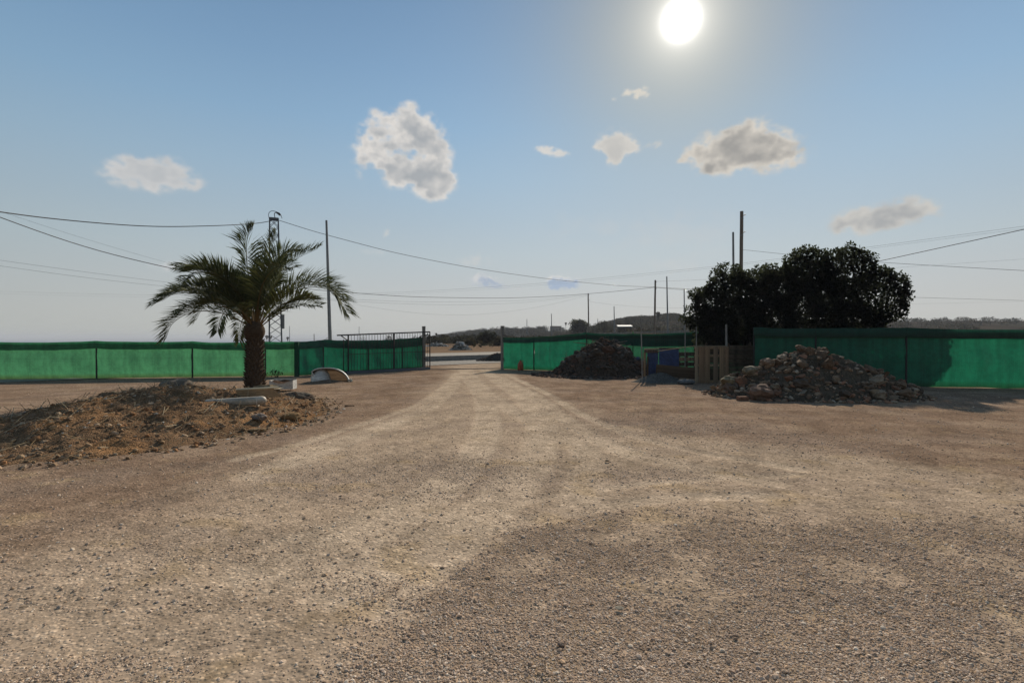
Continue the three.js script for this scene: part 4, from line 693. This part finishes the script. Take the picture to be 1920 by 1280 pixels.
// ---------------------------------------------------------------- the pallet pen at the right
{
  const D = 18.2;
  // upright pallet
  const t = thing('upright_pallet', 'weathered wooden pallet standing upright, facing the yard, beside the stone pile', 'pallet', G(1334, D).toArray(), -0.08);
  const PW = 62 / FOCAL * D, PH = 1.30, X = (px) => (px - 1334) / FOCAL * D;
  const board = (x0, x1, y0, y1, z, m) => mesh('board', boxG(X(x1) - X(x0) - 0.006, y1 - y0, 0.022, (X(x0) + X(x1)) / 2, (y0 + y1) / 2, z, 0.004), m, t);
  const w2 = M(0.40, 0.275, 0.185, 0.9, { map: grain }), w3 = M(0.34, 0.255, 0.185, 0.9, { map: grain });
  board(1303, 1309.5, 0.0, PH, 0.075, mat.woodPale); board(1310.5, 1321.5, 0.0, PH - 0.01, 0.05, w2); board(1322, 1331, 0.0, PH - 0.03, 0.05, mat.wood); board(1337, 1345.5, 0, PH - 0.01, 0.05, w3); board(1348, 1358, 0.0, PH, 0.05, mat.wood); board(1358.6, 1365, 0.0, PH - 0.02, 0.05, w2);
  for (const y of [0.07, 0.64, 0.98, 1.26]) mesh('stringer', boxG(PW, 0.085, 0.05, 0, y, 0.012, 0.005), y === 0.64 ? mat.woodPale : mat.wood, t);
  mesh('back_board', boxG(PW, 0.10, 0.02, 0, 1.18, -0.035, 0.004), mat.woodDark, t); mesh('back_board', boxG(PW, 0.10, 0.02, 0, 0.3, -0.035, 0.004), mat.woodDark, t);
  // blue boards
  const blue = (label, x0, x1, y0, y1, d) => { const a = at(x0, y0, d), b = at(x1, y1, d), w = b.x - a.x, h = a.y - b.y, q = thing('blue_panel', label, 'panel', [(a.x + b.x) / 2, b.y, -d]); mesh('sheet', grid(14, 10, (u, v) => [(u - 0.5) * w, v * h, 0.02 * Math.sin(u * 40) + 0.03 * n3(u * 3, v * 3, x0), u * 2, v * 2]), mat.blue, q); mesh('edge_strip', boxG(w + 0.04, 0.05, 0.05, 0, h + 0.02, 0, 0.006), mat.woodDark, q); return q; };
  blue('dark blue sheet panel beside the left wooden frame of the pen', 1214, 1234, 660, 706, 19.2);
  blue('brighter blue sheet panel in the middle of the pen', 1236, 1273, 654, 694, 19.6);
  // wooden frame left of the blue panel
  const f = thing('pen_end', 'rough timber end piece of the pen, left of the blue sheet', 'pen end', G(1212, 19.0).toArray());
  const K = (px) => (px - 1212) / FOCAL * 19.0;
  mesh('upright', boxG(0.07, 1.15, 0.07, K(1209), 0.5, 0, 0.008), mat.wood, f); mesh('upright', boxG(0.05, 1.0, 0.06, K(1214.5), 0.42, 0.03, 0.008), mat.woodDark, f); mesh('lintel', boxG(0.52, 0.12, 0.06, K(1221), 1.12, 0.04, 0.008), M(0.16, 0.12, 0.105, 0.9, { map: grain }), f);
  // dark low slatted pallet behind
  const p2 = thing('slatted_pallet', 'dark slatted pallet lying on edge behind the upright pallet', 'pallet', G(1288, 20.6).toArray());
  for (let i = 0; i < 5; i++) mesh('slat', boxG(0.75, 0.155, 0.022, 0.02, 0.16 + i * 0.2, 0.04, 0.004), i % 2 ? mat.wood : mat.woodDark, p2);
  for (const x of [-0.32, 0.0, 0.34]) mesh('stringer', boxG(0.08, 1.1, 0.06, x, 0.5, 0, 0.005), mat.woodDark, p2);
  // slanted pale rod and board on top
  const rod = barG(at(1233, 658.5, 18.9), at(1304, 648, 18.6), 0.016, 7); tag(mesh('pale_batten', rod, mat.woodPale), 'pale thin batten sloping down from the pallet top to the left', 'batten');
  const rod2 = barG(at(1208, 654.5, 19.2), at(1236, 653.5, 19.2), 0.02, 7); tag(mesh('pale_batten', rod2, mat.woodPale), 'short pale batten on the frame above the blue sheet', 'batten');
  const rod3 = barG(at(1300, 648, 18.5), at(1364, 648.5, 18.3), 0.014, 7); tag(mesh('pale_batten', rod3, mat.woodPale), 'pale thin batten lying along the top of the upright pallet', 'batten');
  // heavy board lying across the front
  const lb = flatBarG(at(1230, 693, 18.9), at(1304, 700, 18.5), 0.40, 0.09); tag(mesh('heavy_board', lb, mat.woodDark), 'wide dark timber board lying across the front of the pen', 'board');
  // sand heap and sack
  const o = { x: at(1238, 712, 18.8).x, z: -18.8, rx: 1.15, rz: 0.62, h: 0.34, rough: 0.03, seed: 2.2 }, H = heapHeight(o), sh = thing('sand_heap', 'low grey sand heap in front of the blue panel', 'heap');
  mesh('sand', heapMesh(o, H, () => [0.20, 0.195, 0.185], 60), mat.soil, sh);
  rockThing('cement_sack', 'grey rounded sack lying left of the upright pallet', 'sack', onGround(1286, 720).add(V(0, 0.07, 0)), [0.28, 0.15, 0.2], [0.19, 0.19, 0.19], 88, { rough: 0.15, flat: 0.7 });
  // posts and wire mesh
  const wf = thing('wire_fence', 'thin wire mesh fence with slim pale posts around the pen', 'wire fence');
  for (const [px0, px1, y, d, r] of [[1205, 1202, 596, 19.3, 0.022], [1285, 1285, 608, 19.6, 0.02], [1306, 1306, 612, 19.0, 0.02], [1363, 1362, 608, 18.6, 0.038]]) { const top = at(px1, y, d), b = G(px0, d, -0.1); mesh('post', barG(b, top, r, 8), mat.palePost, wf); }
  const A = G(1204, 19.3), B = G(1362, 18.6), gs = [];
  for (let i = 0; i <= 40; i++) { const a = A.clone().lerp(B, i / 40); gs.push(barG(a.clone().setY(0.1), a.clone().setY(1.9), 0.0016, 3)); }
  for (let i = 0; i <= 5; i++) gs.push(barG(A.clone().setY(0.1 + i * 0.36), B.clone().setY(0.1 + i * 0.36), 0.0014, 3));
  const wm = mesh('wire_mesh', join(gs), M(0.07, 0.07, 0.07, 0.9), wf); wm.userData.kind = 'stuff';
  // dark stack of planks right of the pallet
  const ps = thing('plank_fence', 'dark horizontal planks stacked as a fence right of the upright pallet', 'fence', G(1367, 19.0).toArray(), 0.02), r = rng(33);
  for (let i = 0; i < 8; i++) mesh('plank', boxG(1.82 + r() * 0.1, 0.155, 0.03, (r() - 0.5) * 0.08, 0.1 + i * 0.165, 0.02 * r(), 0.004), i % 3 ? mat.woodDark : M(0.11, 0.09, 0.07, 0.9, { map: grain }), ps).rotation.z = (r() - 0.5) * 0.03;
  for (const x of [-0.82, 0.0, 0.82]) mesh('post', boxG(0.07, 1.5, 0.07, x, 0.68, -0.06, 0.006), mat.woodDark, ps);
}

// ---------------------------------------------------------------- small things by the fences
{ // orange jerrycan by the right gate post
  const p = onGround(976, 694), t = thing('jerrycan', 'orange plastic jerrycan in front of the netting by the right gate post', 'jerrycan', [p.x, 0, p.z], 0.3);
  const prof = [[0.0, 0], [0.13, 0], [0.15, 0.02], [0.15, 0.26], [0.13, 0.34], [0.07, 0.42], [0.05, 0.44], [0.05, 0.47], [0, 0.47]].map(([x, y]) => new THREE.Vector2(x, y));
  const g = new THREE.LatheGeometry(prof, 16); g.scale(1, 1, 0.8); mesh('body', g, mat.orange, t); mesh('cap', new THREE.CylinderGeometry(0.04, 0.04, 0.04, 12).translate(0, 0.49, 0), M(0.15, 0.03, 0.02, 0.6), t);
  mesh('handle', new THREE.TubeGeometry(new THREE.CatmullRomCurve3([V(0.10, 0.36, 0), V(0.13, 0.45, 0), V(0.06, 0.49, 0)]), 10, 0.014, 6), mat.orange, t);
}
{ // broken white tank shell
  const D = 18.9, p = G(620, D), t = thing('broken_tank', 'broken white plastic tank half lying open side forward, left of the gate', 'tank', [p.x, -0.03, p.z], 0.12);
  const W = 1.38, Hh = 0.56, Dp = 0.75;
  const out = (u) => { const a = Math.PI * (1 - u); const c = Math.cos(a), s = Math.sin(a); return [W / 2 * (c < 0 ? -((-c) ** 0.55) : c ** 1.05), Hh * s ** (c < 0 ? 0.62 : 1.05)]; };   // left side steep, right side a long slope
  const shell = (off) => grid(44, 14, (u, v) => { const q = out(u), lip = u < 0.22 ? (0.22 - u) / 0.22 : 0; const k = 1 - off, fr = v * v * (1 - v) * 0; let z = lerp(-Dp * 0.5, Dp * 0.5 - 0.18 * sstep(0.2, 1, u), v), x = q[0] * k * (1 - 0.18 * (1 - v) ** 2), y = q[1] * k * (1 - 0.22 * (1 - v) ** 2); x += lip * 0.30 * sstep(0.72, 1, v) ; z += fr; y += 0.012 * n3(u * 5, v * 5, 3); return [x, y, z, u * 2, v * 1.2]; });
  mesh('outer_shell', shell(0), mat.white, t); mesh('inner_lining', shell(0.035), mat.stainedInside, t);
  const rim = []; const pts = []; for (let i = 0; i <= 44; i++) { const u = i / 44, q = out(u), lip = u < 0.22 ? (0.22 - u) / 0.22 : 0; pts.push(V(q[0] * 0.98 + lip * 0.30, q[1] * 0.98, Dp * 0.5 - 0.18 * sstep(0.2, 1, u))); }
  rim.push(new THREE.TubeGeometry(new THREE.CatmullRomCurve3(pts), 60, 0.024, 6)); mesh('rim', join(rim), mat.white, t);
  { const cg = new THREE.SphereGeometry(1, 24, 12, 0, Math.PI * 2, 0, Math.PI / 2); cg.scale(0.34, 0.53, 0.50); cg.translate(-0.34, 0, 0.03); mesh('end_cap', cg, mat.white, t); }
  mesh('end_wall', grid(20, 8, (u, v) => { const q = out(u); return [q[0] * 0.80 * 1, q[1] * 0.76 * v, -Dp * 0.5 + 0.02 + 0.02 * n3(u * 3, v * 3), u, v]; }), mat.stainedInside, t);
  rockThing('plastic_shard', 'bright white broken shard at the right end of the broken tank', 'shard', onGround(656, 716).add(V(0.02, 0.06, 0)), [0.07, 0.08, 0.06], [0.75, 0.72, 0.62], 120, { rough: 0.9 });
  const o = { x: p.x - 0.02, z: p.z + 0.42, rx: 0.95, rz: 0.45, h: 0.10, rough: 0.03, seed: 4.4 }, H = heapHeight(o); struct('loose_soil', heapMesh(o, H, () => [0.30, 0.22, 0.165], 30), mat.soil, 'low soil bank under the broken tank');
}
{ // cut open box
  const D = 15.6, p = G(530, D), t = thing('cut_container', 'grey white open box filled with brown soil, lying right of the palm trunk', 'box', [p.x, 0.06, p.z], 0.06), w = 0.70;
  mesh('front_side', grid(16, 5, (u, v) => { const top = 0.27 - 0.10 * Math.sin(Math.PI * u) ** 1.5; return [(u - 0.5) * w, v * top, 0.16 + 0.02 * n3(u * 4, v * 3), u, v]; }), mat.white, t);
  mesh('back_side', grid(10, 4, (u, v) => [(u - 0.5) * w * 0.96, v * 0.30, -0.18, u, v]), mat.white, t);
  for (const s of [-1, 1]) mesh('end_side', grid(6, 4, (u, v) => [s * w * 0.5 * (1 - 0.02 * u), v * 0.27, lerp(-0.18, 0.16, u), u, v]), mat.white, t);
  mesh('soil_fill', grid(12, 8, (u, v) => [(u - 0.5) * w * 0.96, 0.17 + 0.05 * n3(u * 3, v * 3, 4) + 0.08 * (1 - v), lerp(-0.17, 0.155, v)], () => [0.24, 0.155, 0.11]), mat.soil, t);
}
// soil mound under the palm with its debris
const MOUND = { x: -7.0, z: -10.3, rx: 3.35, rz: 4.2, h: 0.58, rough: 0.13, seed: 8.3 }, moundH = heapHeight(MOUND);
{
  struct('soil_mound', heapMesh(MOUND, moundH, (x, z) => { const k = 0.8 + 0.6 * (0.5 + fbm(x * 1.6, z * 1.6, 5, 4)), o = sstep(0.0, 0.3, fbm(x * 0.9 + 4, z * 0.9, 7, 3)); return [(0.28 + 0.12 * o) * k, (0.178 + 0.05 * o) * k, (0.108 + 0.008 * o) * k]; }, 190), mat.soil, 'low brown mound of loose soil around the foot of the palm');
  const deb = new THREE.Group(); deb.name = 'mound_debris'; deb.userData = { kind: 'stuff', label: 'clods, small stones, dry twigs and straw littering the brown mound' }; scene.add(deb);
  scatter(MOUND, moundH, 5200, 0.006, 0.05, [[0.27, 0.18, 0.11], [0.33, 0.22, 0.13], [0.21, 0.14, 0.09], [0.38, 0.28, 0.19], [0.32, 0.17, 0.085]], 131, 3.6).forEach((l, i) => instanced('clods', rockSmall[i], mat.pebble, l, deb));
  scatter(MOUND, moundH, 170, 0.012, 0.035, [[0.62, 0.58, 0.50], [0.5, 0.46, 0.40]], 132, 1.5, 0.5).forEach((l, i) => instanced('pale_chips', rockSmall[i], mat.pebble, l, deb));
  instanced('straw', twigG, mat.pebble, twigs(MOUND, moundH, 2600, 0.06, 0.45, [[0.34, 0.26, 0.16], [0.24, 0.17, 0.10], [0.42, 0.35, 0.24], [0.18, 0.12, 0.08]], 133), deb);
  const on = (px, d) => { const p = G(px, d); p.y = Math.max(0, moundH(p.x, p.z)); return p; };
  // curved pale board
  { const p = on(487, 10.8), t = thing('curved_panel', 'curved cream panel with a brown front lying on the mound below the palm', 'panel', [p.x, p.y + 0.0, p.z], 0.1);
    mesh('front', grid(16, 4, (u, v) => [(u - 0.5) * 0.9, 0.02 + v * (0.21 - 0.05 * (1 - u)) * (1 - 0.75 * sstep(0.8, 1, u)) + 0.0, 0.12 - 0.05 * (2 * u - 1) ** 2, u, v]), M(0.40, 0.28, 0.16, 0.8, { map: mottle }), t);
    mesh('top_lip', new THREE.TubeGeometry(new THREE.CatmullRomCurve3([V(-0.45, 0.18, 0.07), V(-0.1, 0.20, 0.12), V(0.25, 0.215, 0.11), V(0.40, 0.22, 0.08)]), 20, 0.02, 8), M(0.62, 0.53, 0.36, 0.7), t);
    mesh('back', grid(10, 3, (u, v) => [(u - 0.5) * 0.86, 0.19, lerp(-0.15, 0.1, v), u, v]), M(0.45, 0.38, 0.26, 0.8, { map: mottle }), t); }
  { const p = on(478, 10.0), t = thing('white_pipe', 'cream white plastic pipe end lying on the mound at the left edge', 'pipe', [p.x, p.y + 0.11, p.z], 0.12);
    const g = new THREE.CapsuleGeometry(0.085, 1.0, 6, 14); g.rotateZ(Math.PI / 2 + 0.05); g.translate(-0.38, 0, 0); mesh('tube', g, M(0.60, 0.52, 0.42, 0.6, { map: mottle }), t); const ring = new THREE.TorusGeometry(0.086, 0.012, 8, 18); ring.rotateY(Math.PI / 2); ring.translate(0.05, 0, 0); mesh('collar', ring, M(0.55, 0.48, 0.38, 0.6), t); }
  rockThing('boulder', 'greenish grey boulder at the foot of the palm trunk', 'stone', on(497, 12.6).add(V(0, 0.10, 0)), [0.36, 0.24, 0.3], [0.25, 0.20, 0.125], 141);
  rockThing('stone', 'purplish grey stone on the mound below the white pipe', 'stone', on(484, 9.2).add(V(0, 0.06, 0)), [0.13, 0.10, 0.12], [0.28, 0.23, 0.20], 142);
  rockThing('stone', 'ochre flat stone at the left edge of the mound', 'stone', on(482, 8.7).add(V(0, 0.03, 0)), [0.14, 0.07, 0.10], [0.36, 0.24, 0.13], 143);
  rockThing('stone', 'brown stone on the crest of the mound, left of the dark clod', 'stone', on(556, 12.9).add(V(0, 0.06, 0)), [0.28, 0.17, 0.2], [0.18, 0.15, 0.12], 144);
  rockThing('clod', 'dark brown clod at the right end of the mound crest', 'clod', on(577, 12.9).add(V(0, 0.06, 0)), [0.14, 0.13, 0.12], [0.14, 0.095, 0.07], 145);
  rockThing('clod', 'rounded ochre soil clod on the front slope of the mound', 'clod', on(545, 9.8).add(V(0, 0.02, 0)), [0.22, 0.13, 0.18], [0.30, 0.18, 0.085], 146, { rough: 0.25 });
  // shallow flat debris at left outside the photograph's edge
  rockThing('boulder', 'grey boulder on the mound left of the palm', 'stone', on(330, 11.5).add(V(0, 0.10, 0)), [0.32, 0.2, 0.26], [0.24, 0.20, 0.16], 147);
}
// weeds at the foot of the left fence
{
  for (const [px, d, lab, sd] of [[514, 20.9, 'thin dark weed stalks in front of the pale left net panel', 1], [600, 21.8, 'small leafy green weed left of the broken tank', 2]]) {
    const p = G(px, d), t = thing('weed', lab, 'plant', p.toArray()), r = rng(sd * 91), gs = [];
    for (let i = 0; i < 9; i++) gs.push(barG(V((r() - 0.5) * 0.3, 0, (r() - 0.5) * 0.2), V((r() - 0.5) * 0.8, 0.2 + r() * 0.35, (r() - 0.5) * 0.4), 0.008, 4, 0.003));
    mesh('stems', join(gs), mat.woodDark, t); mesh('foliage', leaves([[0, 0.15, 0, 0.35, 0.16, 0.2]], sd === 2 ? 420 : 60, 0.08, 17 + sd, [[0.04, 0.07, 0.02], [0.08, 0.13, 0.04]], 0.7), leafPlain, t);
  }
}

// ---------------------------------------------------------------- the date palm
{
  const d = 14.3, base = G(477, d); base.y = 0.15; const t = thing('date_palm', 'date palm with feathery arching fronds at the left edge', 'palm tree', base.toArray());
  const H = 1.62, trunkG = new THREE.CylinderGeometry(0.18, 0.25, H + 0.3, 18, 14), q = trunkG.attributes.position; for (let i = 0; i < q.count; i++) { const k = 1 + 0.08 * n3(q.getX(i) * 6, q.getY(i) * 5, q.getZ(i) * 6); q.setX(i, q.getX(i) * k); q.setZ(i, q.getZ(i) * k); } trunkG.translate(0, H / 2 - 0.15, 0); trunkG.computeVertexNormals(); mesh('trunk', trunkG, mat.palmBark, t);
  // cut frond stubs: a spiral of small wedges
  const r = rng(21), stub = new THREE.ConeGeometry(0.055, 0.17, 5).rotateX(0.9); const n = 230;
  for (let i = 0; i < n; i++) { const y = 0.05 + (H - 0.02) * i / n, a = i * 2.39996, R = lerp(0.248, 0.19, y / H); const m = mesh('frond_stub', stub, mat.palmBark, t); m.position.set(Math.sin(a) * R, y, Math.cos(a) * R); m.rotation.y = a; m.scale.set(0.8 + 0.7 * r(), 0.7 + 1.1 * r() ** 2, 0.8 + 0.5 * r()); }
  const palmLeaf = leafMat(1, 1, 1, 0.42);
  function frondG(curve, len, seed, roll) {
    const rr = rng(seed), pos = [], col = [], nor = []; const push = (P, c, nn) => P.forEach((p) => { pos.push(p.x, p.y, p.z); col.push(...c); nor.push(nn.x, nn.y, nn.z); });
    // rachis
    const N = 26; let prev = null;
    for (let i = 0; i <= N; i++) { const u = i / N, p = curve.getPoint(u), tg = curve.getTangent(u), side = new THREE.Vector3().crossVectors(tg, V(0, 1, 0)).normalize(), up = new THREE.Vector3().crossVectors(side, tg).normalize(), w = lerp(0.028, 0.004, u), ring = [p.clone().addScaledVector(side, w), p.clone().addScaledVector(up, w * 0.7), p.clone().addScaledVector(side, -w), p.clone().addScaledVector(up, -w * 0.7)]; if (prev) for (let k = 0; k < 4; k++) { const a = prev[k], b = prev[(k + 1) % 4], c = ring[k], e = ring[(k + 1) % 4], nn = new THREE.Vector3().crossVectors(b.clone().sub(a), c.clone().sub(a)).normalize(), cc = mix3([0.20, 0.13, 0.055], [0.12, 0.13, 0.05], u); push([a, b, c, b, e, c], cc, nn); } prev = ring; }
    // leaflets
    const M2 = Math.round(len * 40);
    for (let i = 0; i < M2; i++) for (const s of [-1, 1]) {
      const u = 0.17 + 0.83 * (i + rr() * 0.6) / M2, p = curve.getPoint(u), tg = curve.getTangent(u), side = new THREE.Vector3().crossVectors(tg, V(0, 1, 0)).normalize().applyAxisAngle(tg, roll), up = new THREE.Vector3().crossVectors(side, tg).normalize();
      const L = len * 0.30 * Math.min(1, (u - 0.10) * 4.5) * (1 - 0.62 * Math.max(0, u - 0.55) / 0.45) * (0.85 + rr() * 0.3), sweep = lerp(0.95, 0.5, u) + (rr() - 0.5) * 0.25, vee = 0.25 + rr() * 0.45;
      const dir = side.clone().multiplyScalar(s * Math.sin(sweep)).addScaledVector(tg, Math.cos(sweep)).addScaledVector(up, vee).normalize(), w = 0.013 + 0.006 * rr();
      const flatv = new THREE.Vector3().crossVectors(dir, up.clone().addScaledVector(side, (rr() - 0.5) * 1.2)).normalize(), nn = new THREE.Vector3().crossVectors(flatv, dir).normalize();
      const mid = p.clone().addScaledVector(dir, L * 0.5), end = p.clone().addScaledVector(dir, L).add(V(0, -L * (0.10 + 0.16 * rr()), 0)); const c = mix3([0.055, 0.072, 0.028], [0.14, 0.145, 0.05], rr());
      push([p, mid.clone().addScaledVector(flatv, w), mid.clone().addScaledVector(flatv, -w)], c, nn); push([mid.clone().addScaledVector(flatv, w), end, mid.clone().addScaledVector(flatv, -w)], c, nn);
    }
    const g = new THREE.BufferGeometry(); g.setAttribute('position', new THREE.Float32BufferAttribute(pos, 3)); g.setAttribute('normal', new THREE.Float32BufferAttribute(nor, 3)); g.setAttribute('color', new THREE.Float32BufferAttribute(col, 3)); return g;
  }
  const local = (x, y, dz = 0) => at(x, y, d - dz).sub(base);
  const fronds = [];
  const byPix = (pts, roll = 0.45) => fronds.push([pts.map(([x, y, dz = 0]) => local(x, y, dz)), roll]);
  byPix([[484, 610], [497, 572, 0.1], [520, 528, 0.2], [552, 488, 0.3], [596, 466, 0.4]]);
  byPix([[485, 611], [502, 583, 0.1], [533, 556, 0.2], [576, 539, 0.3], [618, 545, 0.35], [649, 586, 0.4]]);
  byPix([[481, 610], [488, 560, 0.0], [498, 505, 0.1], [510, 462, 0.1], [517, 438, 0.1]]);
  byPix([[486, 612], [505, 590, 0.3], [530, 570, 0.7], [560, 560, 1.0], [590, 562, 1.2]], -0.3);
  byPix([[480, 610], [484, 565, 0.4], [496, 525, 0.9], [520, 500, 1.3], [548, 505, 1.6]]);
  byPix([[478, 608], [470, 545, 0.1], [462, 485, 0.2], [464, 445, 0.2], [474, 428, 0.2]]);
  byPix([[485, 612], [506, 580, -0.3], [540, 548, -0.5], [580, 534, -0.7], [615, 540, -0.8], [634, 562, -0.8]], 0.4);
  byPix([[486, 614], [510, 596, 0.2], [536, 580, 0.4], [565, 572, 0.6], [600, 574, 0.7]], 0.7);
  byPix([[482, 610], [492, 560, -0.4], [508, 510, -0.7], [530, 478, -0.9], [560, 470, -1.0]], 0.7);
  const fr = rng(5);
  for (let i = 0; i < 30; i++) {
    const az = Math.PI * 0.62 + i / 30 * Math.PI * 1.5 + (fr() - 0.5) * 0.3, e0 = 0.5 + fr() * 0.85, len = 2.1 + fr() * 0.7, droop = 1.5 + fr() * 1.0; let p = V(Math.sin(az) * 0.10, H + 0.1 + fr() * 0.15, -Math.cos(az) * -0.10); const pts = [p.clone()]; let e = e0;
    for (let k = 0; k < 6; k++) { p.add(V(Math.sin(az) * Math.cos(e), Math.sin(e), Math.cos(az) * Math.cos(e)).multiplyScalar(len / 6)); pts.push(p.clone()); e -= droop / 6 * (0.5 + k * 0.22); }
    // azimuth 0.5 pi points to the right of the picture: keep that sector for the placed fronds
    const right = Math.sin(az); if (right > 0.12) continue; fronds.push([pts, (fr() - 0.5) * 1.5]);
  }
  fronds.forEach(([pts, roll], i) => { const c = new THREE.CatmullRomCurve3(pts); mesh('frond', frondG(c, c.getLength(), 700 + i, roll), palmLeaf, t); });
  // fibrous crown base
  const fib = new THREE.SphereGeometry(0.27, 14, 10).scale(1, 1.1, 1).translate(0, H + 0.02, 0); mesh('crown_base', fib, mat.palmBark, t);
}
// odd bits on the yard
{
  const st = (label, px0, py0, px1, py1, r) => { const a = onGround(px0, py0).setY(0.03), b = onGround(px1, py1).setY(0.035); tag(mesh('stick', barG(a, b, r, 6, r * 0.6), mat.woodDark), label, 'stick'); };
  st('dark dry stick on the reddish ground right of the mound', 646, 763, 664, 763.5, 0.018);
  st('short pale straw stalk standing in the gravel at the bottom', 1022, 1252, 1023, 1276, 0.004);
  rockThing('stone', 'dark purple stone lying in the gravel near the bottom middle', 'stone', onGround(1052, 1213).add(V(0, 0.008, 0)), [0.020, 0.014, 0.018], [0.36, 0.28, 0.23], 151);
  rockThing('stone', 'pale flat stone lying in the middle of the gravel', 'stone', onGround(1162, 1145).add(V(0, 0.012, 0)), [0.030, 0.007, 0.02], [0.46, 0.41, 0.33], 152);
  rockThing('stone', 'dark stone on the smooth track, right of the centre', 'stone', onGround(1139, 866).add(V(0, 0.015, 0)), [0.024, 0.016, 0.022], [0.36, 0.27, 0.20], 153);
}

renderer.render(scene, camera);
